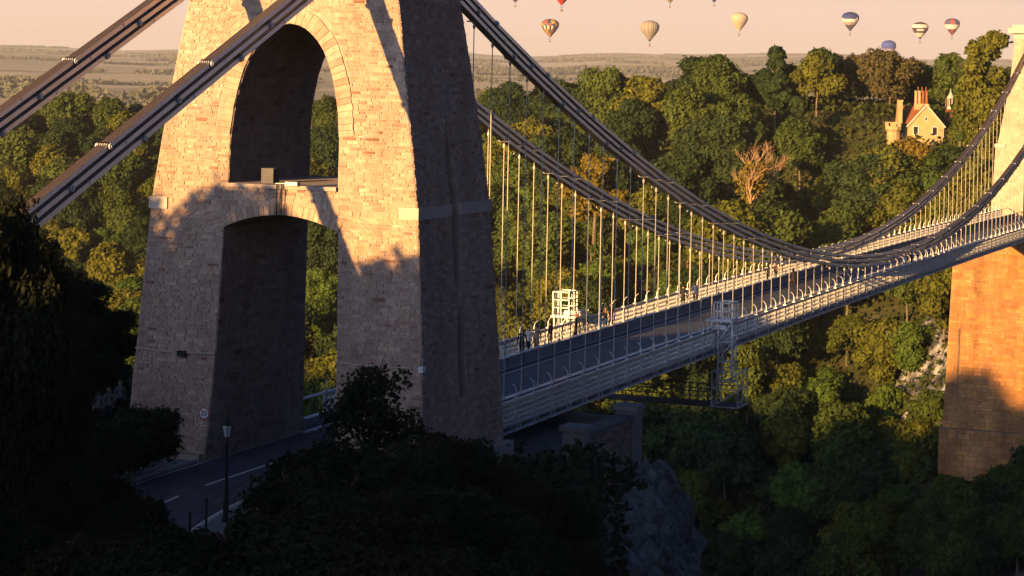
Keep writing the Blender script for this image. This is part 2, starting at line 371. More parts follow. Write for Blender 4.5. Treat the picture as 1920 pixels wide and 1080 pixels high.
def patch(P, N, zc, spans, lmin, lmax, gap, proud):
    """stones for one course; spans(z) -> list of (s0,s1) solid runs"""
    res = []
    za, zb = zc; zm = (za + zb) / 2
    S0, S1, Sm = spans(za + gap/2), spans(zb - gap/2), spans(zm)
    if len(S0) != len(Sm) or len(S1) != len(Sm): S0 = S1 = Sm
    for (a0, a1), (b0, b1), (m0, m1) in zip(S0, S1, Sm):
        L = m1 - m0
        if L < .12: continue
        cuts = [0.0]; s = -rs.random() * lmax * .4
        while True:
            s += rs.uniform(lmin, lmax)
            if s > L - lmin * .5: break
            if s > lmin * .4: cuts.append(s / L)
        cuts.append(1.0)
        for c0, c1 in zip(cuts, cuts[1:]):
            g = gap / L / 2
            c0 += g; c1 -= g
            if c1 - c0 < .01: continue
            q = [(a0 + (a1-a0)*c0, za + gap/2), (a0 + (a1-a0)*c1, za + gap/2), (b0 + (b1-b0)*c1, zb - gap/2), (b0 + (b1-b0)*c0, zb - gap/2)]
            res.append((P, N, q, rs.uniform(*proud), abs((c1-c0) * L * (zb-za))))
    return res
def ring_pts(T, w, n):
    """inner polyline of an arch (right half, from springing to crown) resampled, with outward normals"""
    pts = [Vector((h, z)) for z, h in T]; L = [0]
    for a, b in zip(pts, pts[1:]): L.append(L[-1] + (b - a).length)
    out = []
    for k in range(n + 1):
        d = L[-1] * k / n
        for i in range(len(pts) - 1):
            if d <= L[i+1] + 1e-9:
                t = (d - L[i]) / (L[i+1] - L[i]); p = pts[i].lerp(pts[i+1], t); break
        out.append(p)
    nr = []
    for k in range(n + 1):
        a, b = out[max(0, k-1)], out[min(n, k+1)]; d = (b - a).normalized(); nr.append(Vector((d.y, -d.x)))
    nr[-1] = Vector((0, 1))
    return out, nr

UPR = [t for t in HU if t[0] >= 15]; LOR = [t for t in HL if t[0] >= 10.85]
UW, LW = .78, .52
uo, un = ring_pts(UPR, UW, 22); lo_, ln = ring_pts(LOR, LW, 11)
def outer_half(z):                          # half width kept free of ordinary stones
    h = hole(z)
    for pts, nr, w in ((uo, un, UW), (lo_, ln, LW)):
        O = [p + n * w for p, n in zip(pts, nr)]
        if O[0].y <= z <= O[-1].y: h = max(h, float(np.interp(z, [p.y for p in O], [p.x for p in O])))
    return h

def near_tower():
    T = empty('stone_tower', (0, 0, 0))
    tag(T, 'tall tapering bridge tower of rubble stone with two arches, trees and lamp at its foot', 'tower', 'stone bridge towers')
    zs = set([-6, -1, .4, 3.5, 7.5, 8.6, 11.52, 12.7, 15.7, 19.96, 26] + [z for z, _ in HU] + [z for z, _ in HL] + [z for z, _ in AZ] + [z for z, _ in WZ] + [5.9, 14.1, 7.2, 15.3])
    mb = MB(); tower_core(mb, 0, AZ, WZ, hole, slot, sorted(zs), -1)
    mb.build('wall_core', [M_mortar, M_mortar, M_mortar], T)
    # cap
    mb = MB()
    for z0, z1, g in ((24.6, 25.2, .35), (25.2, 25.9, .75), (25.9, 26.5, .55), (26.5, 27.1, .1)):
        a, w = tab(AZ, z0) + g, tab(WZ, z0) + g; mb.box((-a, -w, z0), (a, w, z1))
    mb.build('cornice', M_ashlar, T)
    front = lambda y, z: (-tab(AZ, z), y, z); side = lambda x, z: (x, -tab(WZ, z), z)
    items = []
    def fspan(z):
        w, h = tab(WZ, z) - .015, outer_half(z) + .01
        return [(h, w), (-w, -h)] if h > .02 else [(-w, w)]
    def sspan(z):
        a, s = tab(AZ, z) - .015, slot(z)
        return [(-a, -s - .01), (s + .01, a)] if s > .02 else [(-a, a)]
    bands = [(.2, 11.55), (12.1, 24.6)]
    for b0, b1 in bands:
        for zc in courses(b0, b1, .11, .19):
            zm = (zc[0] + zc[1]) / 2
            items += [(0, it) for it in patch(front, (-1, 0, .04), zc, fspan, .2, .62, .018, (.012, .045))]
            items += [(1, it) for it in patch(side, (0, -1, .06), zc, sspan, .2, .62, .018, (.012, .05))]
    def jl(x, z): return (x, hole(z), z)
    for b0, b1 in ((.5, 10.8), (12.75, 19.3)):
        for zc in courses(b0, b1, .2, .3):
            items += [(2, it) for it in patch(jl, (0, -1, 0), zc, lambda z: [(-tab(AZ, z) + .02, tab(AZ, z) - .02)], .4, 1.0, .024, (.01, .035))]
    fr = sorted([k for k, (w, it) in enumerate(items) if w == 0 and it[2][0][1] < 20.8], key=lambda k: -items[k][1][4])
    big = set(fr[:300]); rest = MB()
    for k, (w, (P, N, q, pr, A)) in enumerate(items):
        if k in big:
            mb = MB(); mb.col = stone_tint(); stone_mesh(mb, P, N, q, pr); mb.build('stone', M_stone, T)
        else:
            rest.col = stone_tint(); stone_mesh(rest, P, N, q, pr)
    stuff(rest.build('rubble_stonework', M_stone, T))
    # arch rings
    for pts, nr, w in ((uo, un, UW), (lo_, ln, LW)):
        for sg in (-1, 1):
            for k in range(len(pts) - 1):
                p0, p1, n0, n1 = pts[k], pts[k+1], nr[k], nr[k+1]
                ww = w * rs.uniform(.93, 1.0); e = .012
                q = [(p0.x, p0.y), (p1.x, p1.y), (p1.x + n1.x*ww, p1.y + n1.y*ww), (p0.x + n0.x*ww, p0.y + n0.y*ww)]
                c = Vector((sum(t[0] for t in q) / 4, sum(t[1] for t in q) / 4))
                q = [tuple(Vector(t) + (c - Vector(t)).normalized() * e) for t in q]
                q = [(sg * s, z) for s, z in q]
                mb = MB(); kk = rs.uniform(.82, 1.25); mb.col = (kk, kk * .97, kk * .93)
                stone_mesh(mb, front, (-1, 0, .04), q, rs.uniform(.05, .08), .01); mb.build('voussoir', M_stone, T)
    # pale string course: blocks at the corners of the front, a band along the side
    a, w = tab(AZ, 11.8), tab(WZ, 11.8)
    for sg in (-1, 1):
        mb = MB(); mb.box((-a - .09, sg * w - (.85 if sg > 0 else .09), 11.56), (-a + .3, sg * w + (.09 if sg > 0 else .85), 12.09)); mb.build('corner_block', M_ashlar, T)
    for x0, x1 in ((-a + .302, -.47), (.47, a + .08)):
        mb = MB(); mb.box((x0, -w - .09, 11.56), (x1, -w + .3, 12.09)); mb.build('string_course', M_ashlar, T)
    for zc in courses(11.57, 12.09, .22, .28):
        for it in patch(front, (-1, 0, .04), zc, lambda z: [(-w + .87, w - .87)], .3, .9, .024, (.012, .05)):
            mb = MB(); mb.col = stone_tint(); stone_mesh(mb, *it[:4]); mb.build('stone', M_stone, T)
    mb = MB(); mb.box((-tab(AZ, 12.7) - .16, -2.7, 12.66), (tab(AZ, 12.7) + .1, 2.7, 12.84)); mb.build('transom_ledge', M_mortar, T)
    mb = MB(); mb.tube([(-4.34, .12, 12.9), (-4.34, .12, 11.5)], .035); mb.tube([(-4.34, -.12, 12.9), (-4.34, -.12, 11.6)], .03); mb.build('drain_pipe', M_black, T)
    mb = MB(); mb.box((-4.4, -.9, 12.84), (-4.1, -.3, 13.0)); mb.tube([(-4.3, .2, 12.9), (-4.3, -.9, 12.95)], .03); mb.build('floodlight', M_white, T)
    mb = MB(); mb.box((-3.2, .9, 12.84), (-2.6, 1.5, 13.5)); mb.build('equipment_box', M_foot, T)
    for y0, y1 in ((2.99, 7.0), (-7.0, -2.99)):
        mb = MB(); x = -tab(AZ, 5.2) - .09; mb.tube([(x, y0, 5.28), (x, (y0+y1)/2, 5.2), (x, y1, 5.28)], .035, 6); mb.build('cable', M_ashlar, T)
    mb = MB(); mb.box((-4.65, 4.4, 5.05), (-4.4, 4.8, 5.3)); mb.build('junction_box', M_black, T)
    mb = MB(); mb.box((-4.62, -7.16, 5.1), (-4.3, -6.95, 5.35)); mb.build('junction_box', M_white, T)
    # plinth at the foot
    for y0, y1 in ((3.3, 7.5), (-7.5, -3.3)):
        mb = MB(); mb.box((-5.15, y0, -2), (5.3, y1, .85)); mb.build('plinth', M_mortar, T)
    return T
near_tower()

FX = 213.85; FZ = -.8
FA = [(-3, 5), (.7, 4.6), (4.15, 4.4), (9.5, 4.1), (17.4, 3.6), (23.6, 3.2)]
FWD = [(-3, 7.2), (.7, 6.98), (4.15, 6.77), (9.2, 6.57), (9.6, 6.35), (17.4, 5.0), (23.6, 4.5)]
def far_tower():
    T = empty('stone_tower', (FX, 0, FZ)); tag(T, 'cream sunlit bridge tower standing on the red sandstone abutment', 'tower', 'stone bridge towers')
    hf = lambda z: 2.8 if z < 9.8 else (max(0, 2.6 * (1 - ((z - 11) / 8) ** 2) ** .5) if 11 <= z < 19 else 0)
    zs = [-3, .7, 4.15, 9.2, 9.6, 9.8, 11, 13, 15, 16.5, 17.4, 18.3, 18.8, 19, 21, 23.6]
    def core(mb, m):
        for z0, z1 in zip(zs, zs[1:]):
            a0, w0, h0 = tab(FA, z0), tab(FWD, z0), hf(z0 + 1e-4); a1, w1, h1 = tab(FA, z1), tab(FWD, z1), hf(z1 - 1e-4)
            for sg in (-1, 1):
                for f in (-1, 1): mb.face([(f*a0, sg*h0, z0), (f*a0, sg*w0, z0), (f*a1, sg*w1, z1), (f*a1, sg*h1, z1)])
                if h0 or h1: mb.face([(-a0, sg*h0, z0), (a0, sg*h0, z0), (a1, sg*h1, z1), (-a1, sg*h1, z1)])
                mb.face([(-a0, sg*w0, z0), (a0, sg*w0, z0), (a1, sg*w1, z1), (-a1, sg*w1, z1)])
        mb.face([(-4, -2.8, 11), (4, -2.8, 11), (4, 2.8, 11), (-4, 2.8, 11)])
    mb = MB(); core(mb, 0); mb.build('wall_core', M_cream, T)
    P = lambda y, z: (-tab(FA, z), y, z); rest = MB()
    for zc in courses(.3, 9.0, .4, .6) + courses(9.9, 23.3, .4, .6):
        for it in patch(P, (-1, 0, .05), zc, lambda z: [(hf(z) + .02, tab(FWD, z) - .02), (-tab(FWD, z) + .02, -hf(z) - .02)] if hf(z) else [(-tab(FWD, z) + .02, tab(FWD, z) - .02)], .6, 1.4, .03, (.01, .04)):
            k = rs.uniform(.82, 1.12); rest.col = (k, k * .98, k * .95); stone_mesh(rest, *it[:4])
    m = mat('far_tower_block', (.44, .36, .28), .9, .15, 1.2, .3, 5, tint=True); stuff(rest.build('stonework', m, T))
    for z0, z1, g in ((9.35, 9.85, .18),):
        a, w = tab(FA, z0) + g, tab(FWD, z0) + g
        for sg in (-1, 1):
            mb = MB(); mb.box((-a, sg*w - (1.4 if sg > 0 else 0), z0), (a, sg*w + (0 if sg > 0 else 1.4), z1)); mb.build('string_course', M_ashlar, T)
    mb = MB()
    for z0, z1, g in ((23.5, 24.2, .1), (24.2, 24.85, .8), (24.85, 25.3, .3)):
        a, w = 3.2 + g, 4.5 + g; mb.box((-a, -w, z0), (a, w, z1))
    mb.build('cornice', M_ashlar, T)
far_tower()

def far_abutment():
    T = empty('bridge_abutment', (190, 0, -31)); tag(T, 'huge red sandstone abutment wall under the far end of the bridge', 'abutment')
    Z0 = -31
    xf = lambda z: 190.6 + .09 * (z + 6); yh = lambda z: 8.15 - .025 * (z + 6)
    mb = MB()
    def ringp(z): return [(xf(z), -yh(z), z), (xf(z), yh(z), z), (222, yh(z), z), (222, -yh(z), z)]
    lv = [-25, -14, -6, -1.0]
    for a, b in zip(lv, lv[1:]):
        p, q = ringp(a), ringp(b)
        for k in range(4): mb.face([p[k], p[(k+1) % 4], q[(k+1) % 4], q[k]])
    mb.face(ringp(-1.0)[::-1]); o = mb.build('wall_core', M_sandcore, T); o.location = (-190, 0, 31)
    mb = MB(); mb.box((xf(-25) - .45, -9.0, -42), (222, 9.0, -25)); o = mb.build('plinth', mat('stained_plinth_stone', (.30, .17, .12), .9, .5, .6, .5, 4, col2=(.10, .06, .05), stretch=(1, 1, .2)), T); o.location = (-190, 0, 31)
    P = lambda y, z: (xf(z) - 190, y, z + 31); items = []
    for zc in courses(-25, -1.2, .34, .5): items += patch(P, (-1, 0, 0), zc, lambda z: [(-yh(z) + .01, yh(z) - .01)], .7, 1.5, .045, (.02, .07))
    P2 = lambda y, z: (xf(-25) - .45 - 190, y, z + 31)
    for zc in courses(-36, -25.1, .5, .75): items += patch(P2, (-1, 0, 0), zc, lambda z: [(-8.98, 8.98)], .8, 1.7, .05, (.02, .09))
    vis = sorted(range(len(items)), key=lambda k: (0 if items[k][2][0][0] > .2 and items[k][2][0][1] < -5.5 else 1, -items[k][4])); big = set(vis[:300]); rest = MB()
    for k, it in enumerate(items):
        kk = rs.uniform(.75, 1.2); c = (kk, kk * rs.uniform(.9, 1.05), kk * rs.uniform(.8, 1.1))
        if k in big: mb = MB(); mb.col = c; stone_mesh(mb, *it[:4], inset=.02); mb.build('sandstone_block', M_sand, T)
        else: rest.col = c; stone_mesh(rest, *it[:4], inset=.02)
    stuff(rest.build('blockwork', M_sand, T))
    # a dark vertical weathering pipe
    mb = MB(); y = at_plane(1796, 690, 'x', 189.5)
    mb.tube([(xf(-13) - 190.1, y[1], 18), (xf(-20) - 190.1, y[1], 9)], .12, 6); mb.build('drain_pipe', M_bark, T)
far_abutment()

def near_abutment():
    T = empty('abutment_terrace', (14, 0, -2)); tag(T, 'dark stone terrace below the deck with parapet wall and corner pier', 'wall')
    mb = MB(); mb.box((-9, -7.3, -8), (6.2, 7.3, 1.3)); m = mat('dark_rubble', (.14, .135, .13), .9, .4, 1.5, .6, 6); mb.build('terrace', m, T)
    y = -8.0
    mb = MB(); mb.box((-1.0, y - .35, -5), (6.0, y + .35, 1.95)); mb.build('parapet_wall', m, T)
    mb = MB(); mb.box((-1.4, y - .5, 1.952), (5.9, y + .5, 2.15)); mb.build('coping', m, T)
    for x in (-1.5, 6.5):
        mb = MB(); mb.box((x - .55, y - .55, -4), (x + .55, y + .55, 2.35)); mb.box((x - .68, y - .68, 2.352), (x + .68, y + .68, 2.6)); mb.build('pier', M_foot2, T)
    mb = MB(); mb.box((6.2, y + .56, -6), (6.9, 8, 1.9)); mb.build('end_wall', m, T)
    rest = MB(); P = lambda x, z: (x, y - .35, z)
    for zc in courses(-1.5, 1.9, .2, .3):
        for it in patch(P, (0, -1, 0), zc, lambda z: [(-.9, 5.9)], .3, .8, .03, (.01, .05)):
            k = rs.uniform(.5, 1.1); rest.col = (k * .8, k * .8, k * .85); stone_mesh(rest, *it[:4])
    stuff(rest.build('rubble_stonework', M_stone, T))
near_abutment()

# ------------------------------------------------------------------ suspension bridge
def gt(X): return 1.2 - .4594 * (X - 114.35) / 107 - .4603 * ((X - 114.35) / 107) ** 2
def zd(X): return gt(X) - 1.2
def chain_z(X):
    if X < 0: return 24.1 + .41 * X
    if X > FX: return chain_z(FX) - .42 * (X - FX)
    return 1.62 + 21.2666 * ((X - 110.75) / 107) ** 2
SP = 2.438; X0 = 15.10; GY = 3.05; PY = 4.72
RODS = [X0 + n * SP for n in range(-2, 78)]
X_A, X_B = 4.6, 209.5
BR = empty('suspension_bridge', (107, 0, 0)); OFF = (-107, 0, 0)
tag(BR, 'pale iron suspension bridge with triple eyebar chains, hanger rods and latticed parapets', 'bridge')
def bpart(mb, name, m, parent=BR, smooth=False):
    o = mb.build(name, m, parent, smooth)
    if parent is BR: o.location = OFF
    return o
def sweep(mb, sec, xs, m=0):
    rings = [[mb.vert((x, y, zd(x) + z)) for y, z in sec] for x in xs]; n = len(sec)
    for r0, r1 in zip(rings, rings[1:]):
        for j in range(n): mb.idx([r0[j], r1[j], r1[(j+1) % n], r0[(j+1) % n]], m)
    mb.idx(rings[0], m); mb.idx(rings[-1][::-1], m)
XS = np.linspace(X_A, X_B, 60)
mb = MB(); sweep(mb, [(-4.6, .28), (4.6, .28), (4.6, .44), (-4.6, .44)], XS); bpart(mb, 'deck', M_gird)
mb = MB(); sweep(mb, [(-2.85, .442), (2.85, .442), (2.85, .5), (-2.85, .5)], XS); rd = bpart(mb, 'roadway', M_deckroad)
for y0 in (-2.3, 2.2):
    mb = MB(); sweep(mb, [(y0, .504), (y0 + .1, .504), (y0 + .1, .51), (y0, .51)], XS); mb.build('edge_line', M_white, rd)
for sg in (-1, 1):
    y0, y1 = sorted((sg * 3.25, sg * 4.6)); mb = MB(); sweep(mb, [(y0, .442), (y1, .442), (y1, .62), (y0, .62)], XS); bpart(mb, 'footway', M_foot)
    # longitudinal girder
    mb = MB(); y = sg * GY
    sweep(mb, [(y - .17, 1.16), (y + .17, 1.16), (y + .17, 1.2), (y - .17, 1.2)], XS); sweep(mb, [(y - .17, .5), (y + .17, .5), (y + .17, .54), (y - .17, .54)], XS)
    g = bpart(mb, 'girder', M_paint)
    pm = MB(); pm.box((-SP/2 + .05, -.03, 0), (SP/2 - .05, .03, .62)); pm.box((SP/2 - .049, -.14, 0), (SP/2 + .049, .14, .62)); pme = pm.mesh('girder_panel', M_gird)
    for X in RODS:
        o = inst('girder_panel', pme, g, (X, y, zd(X) + .54)); o.rotation_euler = (0, -math.atan((zd(X+1) - zd(X-1)) / 2), 0)
    # parapet
    y = sg * PY; mb = MB()
    sweep(mb, [(y - .09, 1.56), (y + .09, 1.56), (y + .09, 1.64), (y - .09, 1.64)], XS)
    sweep(mb, [(y - .05, .42), (y + .05, .42), (y + .05, .5), (y - .05, .5)], XS)
    yo = y + sg * .16; sweep(mb, [(yo - .12, .14), (yo + .12, .14), (yo + .12, .2), (yo - .12, .2)], XS)
    pp = bpart(mb, 'parapet', M_paint)
    lm = MB(); L2 = SP/2 - .06; H = 1.06; tn = math.tan(R(66))
    for dr in (1, -1):
        s = -L2 - H / tn
        while s < L2:
            x0, x1 = s, s + H / tn; z0, z1 = 0, H
            if x0 < -L2: z0 = (-L2 - x0) * tn; x0 = -L2
            if x1 > L2: z1 = (L2 - s) * tn; x1 = L2
            if z1 - z0 > .06: lm.bar((dr * x0, .012 * dr, z0), (dr * x1, .012 * dr, z1), .02, .045, 0, (0, 1, 0))
            s += .25
    lm.bar((-L2, 0, H - .06), (L2, 0, H - .06), .05, .06); lm.bar((-L2, 0, .04), (L2, 0, .04), .05, .06)
    lme = lm.mesh('lattice_panel', M_paint)
    pm = MB(); i = -sg; zp = 0
    pm.box((-.05, -.07, .18), (.05, .07, 1.66)); pm.tube([(0, 0, 1.6), (0, 0, 2.0), (0, i*.05, 2.16), (0, i*.14, 2.28), (0, i*.26, 2.36)], [.035, .033, .03, .026, .02], 6)
    pm.tube([(0, -i*.06, .95), (0, -i*.1, .7), (0, -i*.2, .45), (0, -i*.26, .25), (0, -i*.22, .16)], .03, 6)
    pm.box((-.09, -.11, 1.64), (.09, .11, 1.7))
    pme2 = pm.mesh('parapet_post', M_paint)
    for X in RODS:
        a = -math.atan((zd(X+1) - zd(X-1)) / 2)
        o = inst('lattice_panel', lme, pp, (X + SP/2, y, zd(X + SP/2) + .5)); o.rotation_euler = (0, a, 0)
        inst('parapet_post', pme2, pp, (X, y, zd(X)))
cgm = MB(); prof = [(-4.75, .28), (-4.7, .05), (-4.4, -.12), (-3.6, -.22), (3.6, -.22), (4.4, -.12), (4.7, .05), (4.75, .28)]
for x in (-.09, .09): pass
ia = [cgm.vert((-.08, y, z)) for y, z in prof]; ib = [cgm.vert((.08, y, z)) for y, z in prof]
cgm.idx(ia); cgm.idx(ib[::-1])
for k in range(len(prof)): cgm.idx([ia[k], ib[k], ib[(k+1) % len(prof)], ia[(k+1) % len(prof)]])
cge = cgm.mesh('cross_girder', M_gird)
for X in RODS: inst('cross_girder', cge, BR, (X - 107, 0, zd(X)))
# rods
for sg in (-1, 1):
    for n, X in enumerate(RODS):
        z0, z1 = gt(X) - .25, chain_z(X) + .06
        mb = MB()
        yo = 0.0
        if z1 - z0 > .3:
            mb.tube([(0, 0, 0), (0, 0, z1 - z0)], .026, 8)
            mb.tube([(0, 0, .2), (0, 0, .34), (0, 0, .42)], [.1, .075, .035], 8)
            if z1 - z0 > 1.2:
                mb.tube([(0, 0, z1 - z0 - .42), (0, 0, z1 - z0 - .36), (0, 0, z1 - z0 - .24), (0, 0, z1 - z0 - .18)], [.035, .075, .075, .04], 8)
                if n % 3 == 0: mb.bar((-.9, 0, z1 - z0 - .06), (.15, 0, z1 - z0 - .06), .05, .07)
            mb.build('suspension_rod', M_rod, BR, loc=(X - 107, sg * GY, z0))
# chains
PITCH, DEP, WID = .38, .19, .46
for sg in (-1, 1):
    for k in range(3):
        zoff = .1 + k * PITCH
        js = [X0 + SP * (n * 3 + k) for n in range(-9, 29)]
        js = [x for x in js if x > -52]
        # saddles: break the polyline at the towers
        js = sorted([x for x in js if abs(x) > 2.2 and abs(x - FX) > 2.2 and x < 236] + [0.0, FX])
        pts = [Vector((x, sg * GY, chain_z(x) + zoff)) for x in js]
        ch = empty('chain', OFF, 0, BR)
        mb = MB(); mb.lathe([(0, -WID/2 - .11), (.06, -WID/2 - .11), (.06, -WID/2 - .07), (.125, -WID/2 - .07), (.125, -WID/2 - .02), (.05, -WID/2 - .02), (.05, WID/2 + .02), (.125, WID/2 + .02), (.125, WID/2 + .07), (.06, WID/2 + .07), (.06, WID/2 + .11), (0, WID/2 + .11)], 8)
        pin = mb.mesh('pin', M_paint)
        for p in pts: inst('pin', pin, ch, p).rotation_euler = (math.pi / 2, 0, 0)
        for p, q in zip(pts, pts[1:]):
            c = (p + q) / 2; lb = MB(); d = (q - p).normalized(); nrm = Vector((0, 1, 0)).cross(d)
            npl = 5
            for j in range(npl):
                yy = -WID/2 + WID * (j + .5) / npl; o = Vector((0, yy, 0))
                lb.bar(p - c + o, q - c + o, WID / npl * .56, DEP, 0, (0, 0, 1))
            for e, s in ((p, 1), (q, -1)):
                for j in range(npl):
                    yy = -WID/2 + WID * (j + (.5 if s > 0 else .5)) / npl; t = WID / npl * .27
                    lb.tube([e - c + Vector((0, yy - t, 0)), e - c + Vector((0, yy + t, 0))], .165, 8)
            m_ = p.lerp(q, .5) - c; lb.bar(m_ - d * .04, m_ + d * .04, WID + .02, DEP * .5)
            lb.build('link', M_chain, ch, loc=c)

# ------------------------------------------------------------------ trees
def np_mesh(name, V, Q, m, smooth=False):
    me = bpy.data.meshes.new(name); nv, nf = len(V), len(Q)
    me.vertices.add(nv); me.vertices.foreach_set('co', np.asarray(V, np.float32).ravel())
    me.loops.add(nf * 4); me.loops.foreach_set('vertex_index', np.asarray(Q, np.int32).ravel())
    me.polygons.add(nf); me.polygons.foreach_set('loop_start', np.arange(0, nf * 4, 4, dtype=np.int32)); me.polygons.foreach_set('loop_total', np.full(nf, 4, np.int32))
    me.materials.append(m); me.update(calc_edges=True); me.validate(); return me
def leaf_quads(C, Nn, size, rng, elong=1.5):
    """bent diamond leaves / leaf sprays at C with facing Nn"""
    n = len(C); Nn = Nn / np.linalg.norm(Nn, axis=1, keepdims=True)
    t = rng.normal(size=(n, 3)); t -= Nn * (t * Nn).sum(1, keepdims=True); t /= np.linalg.norm(t, axis=1, keepdims=True); b = np.cross(Nn, t)
    s = size * rng.uniform(.55, 1.25, (n, 1))
    V = np.stack([C - t * s * elong * .5, C + b * s * .5 - Nn * s * .12, C + t * s * elong * .5, C - b * s * .5 - Nn * s * .12], 1).reshape(-1, 3)
    return V, np.arange(n * 4).reshape(-1, 4)
def crown_mesh(name, seed, m, rx, h, zbase, nlobe, nleaf, size, shape='round', droop=0.0):
    rng = np.random.default_rng(seed); ctr = []; rad = []
    for k in range(nlobe):
        for _ in range(50):
            p = rng.uniform(-1, 1, 3)
            if np.linalg.norm(p) < 1: break
        t = (p[2] + 1) / 2
        if shape == 'round': env = 1.0
        elif shape == 'tall': env = .75 + .5 * math.sin(math.pi * min(1, t * 1.1))
        elif shape == 'cone': env = 1.25 - 1.0 * t
        elif shape == 'broad': env = .7 + .6 * t
        d = math.hypot(p[0], p[1]); k2 = (rng.uniform(.45, .85) / max(d, .25)) if rng.random() < .6 else 1
        ctr.append((p[0] * k2 * rx * .72 * env, p[1] * k2 * rx * .72 * env, zbase + h * (.12 + .70 * t)))
        rad.append(rx * rng.uniform(.26, .46) * (1.0 if shape != 'cone' else env))
    ctr.append((0, 0, zbase + h * .72)); rad.append(rx * .42); ctr.append((0, 0, zbase + h * .45)); rad.append(rx * .5)
    ctr = np.array(ctr); rad = np.array(rad); w = rad ** 2; li = rng.choice(len(ctr), nleaf, p=w / w.sum())
    d = rng.normal(size=(nleaf, 3)); d[:, 2] += .25; d /= np.linalg.norm(d, axis=1, keepdims=True)
    rr = rad[li][:, None] * (rng.uniform(.35, 1.0, (nleaf, 1)) ** .45) * (1 + .25 * np.sin(d[:, :1] * 7 + li[:, None]) * np.cos(d[:, 1:2] * 6))
    C = ctr[li] + d * rr * np.array([1, 1, .82]); C[:, 2] -= droop * rng.random(nleaf)
    V, Q = leaf_quads(C, d + rng.normal(size=d.shape) * .55 + np.array([0, 0, .25]), size, rng)
    return np_mesh(name, V, Q, m)
def trunk_mesh(name, seed, H, r0, m, nl=6, spread=3.0, zb=None):
    rr = random.Random(seed); mb = MB(); p = Vector((0, 0, -1.0)); pts = [p]; rad = [r0 * 1.25]
    for k in range(1, 7):
        pts.append(Vector((rr.uniform(-.15, .15) * k * .4, rr.uniform(-.15, .15) * k * .4, H * k / 6))); rad.append(r0 * (1 - .14 * k))
    mb.tube(pts, rad, 8)
    for k in range(nl):
        t = rr.uniform(.4, .95); i = min(5, int(t * 6)); b = pts[i].lerp(pts[i+1], t * 6 - i); a = rr.uniform(0, 6.283); L = spread * rr.uniform(.6, 1.1)
        e = b + Vector((math.cos(a) * L, math.sin(a) * L, L * rr.uniform(.5, 1.2))); md = b.lerp(e, .5) + Vector((0, 0, -.12 * L)); r = r0 * .42
        mb.tube([b, md, e], [r, r * .7, r * .25], 6)
        for q in range(2):
            a2 = a + rr.uniform(-.9, .9); e2 = md + Vector((math.cos(a2), math.sin(a2), .8)) * L * .5; mb.tube([md, e2], [r * .5, r * .15], 5)
    return mb.mesh(name, m, True)
KIND = {}
def kind(key, leaf, rx, h, zb, nlobe, nleaf, size, shape, H, name, label, cat='tree', r0=.24, nvar=2, spread=None):
    vs = []
    for q in range(nvar):
        sd = sum(map(ord, key)) * 7 + q
        vs.append((crown_mesh('crown', sd, LEAF[leaf], rx, h, zb, nlobe, nleaf, size, shape), trunk_mesh('trunk', sd, H * .86, r0, M_bark, 7, spread or rx * .5)))
    KIND[key] = (vs, name, label, cat)
kind('dark', 'dark', 5.2, 11, 3.0, 20, 13000, .44, 'round', 11, 'broadleaf_tree', 'rounded dark green broadleaf tree in the wood across the gorge', nvar=3)
kind('mid', 'mid', 5.6, 12, 2.5, 24, 14000, .44, 'round', 12, 'broadleaf_tree', 'mid green bushy broadleaf tree in the wood across the gorge', nvar=3)
kind('olive', 'olive', 5.0, 12, 2.2, 22, 13000, .43, 'tall', 12, 'broadleaf_tree', 'olive gold leaved broadleaf tree in the wood across the gorge', nvar=3)
kind('bright', 'bright', 4.6, 9, 1.5, 18, 12000, .42, 'broad', 8, 'broadleaf_tree', 'fresh bright green tree low in the wood across the gorge', nvar=2)
kind('brown', 'brown', 5.8, 10, 4.0, 24, 13000, .44, 'broad', 11, 'broadleaf_tree', 'brownish autumn tree on the crest of the wood across the gorge', nvar=2)
kind('cone', 'dark', 3.0, 14, 2.0, 22, 6000, .52, 'cone', 14, 'conifer_tree', 'dark pointed conifer standing in the wood across the gorge', nvar=1)
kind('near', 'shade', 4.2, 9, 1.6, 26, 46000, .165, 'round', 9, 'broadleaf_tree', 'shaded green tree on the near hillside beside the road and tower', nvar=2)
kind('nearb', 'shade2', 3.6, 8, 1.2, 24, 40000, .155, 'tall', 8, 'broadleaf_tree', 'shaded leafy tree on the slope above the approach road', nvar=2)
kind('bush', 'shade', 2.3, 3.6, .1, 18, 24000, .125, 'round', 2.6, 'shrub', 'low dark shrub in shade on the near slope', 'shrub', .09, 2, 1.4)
tr = random.Random(5)
def plant(key, x, y, z, sc=1.0, group=None, label=None, name=None):
    vs, nm, lb, cat = KIND[key]; c, t = tr.choice(vs)
    o = empty(name or nm, (x, y, z), tr.uniform(0, 6.283)); o.scale = (sc * tr.uniform(.9, 1.12), sc * tr.uniform(.9, 1.12), sc * tr.uniform(.88, 1.14))
    tag(o, label or lb, cat, group or ('trees across the gorge' if key in ('dark','mid','olive','bright','brown','cone') else 'trees and shrubs on the near slope'))
    inst('trunk', t, o); inst('crown', c, o); return o
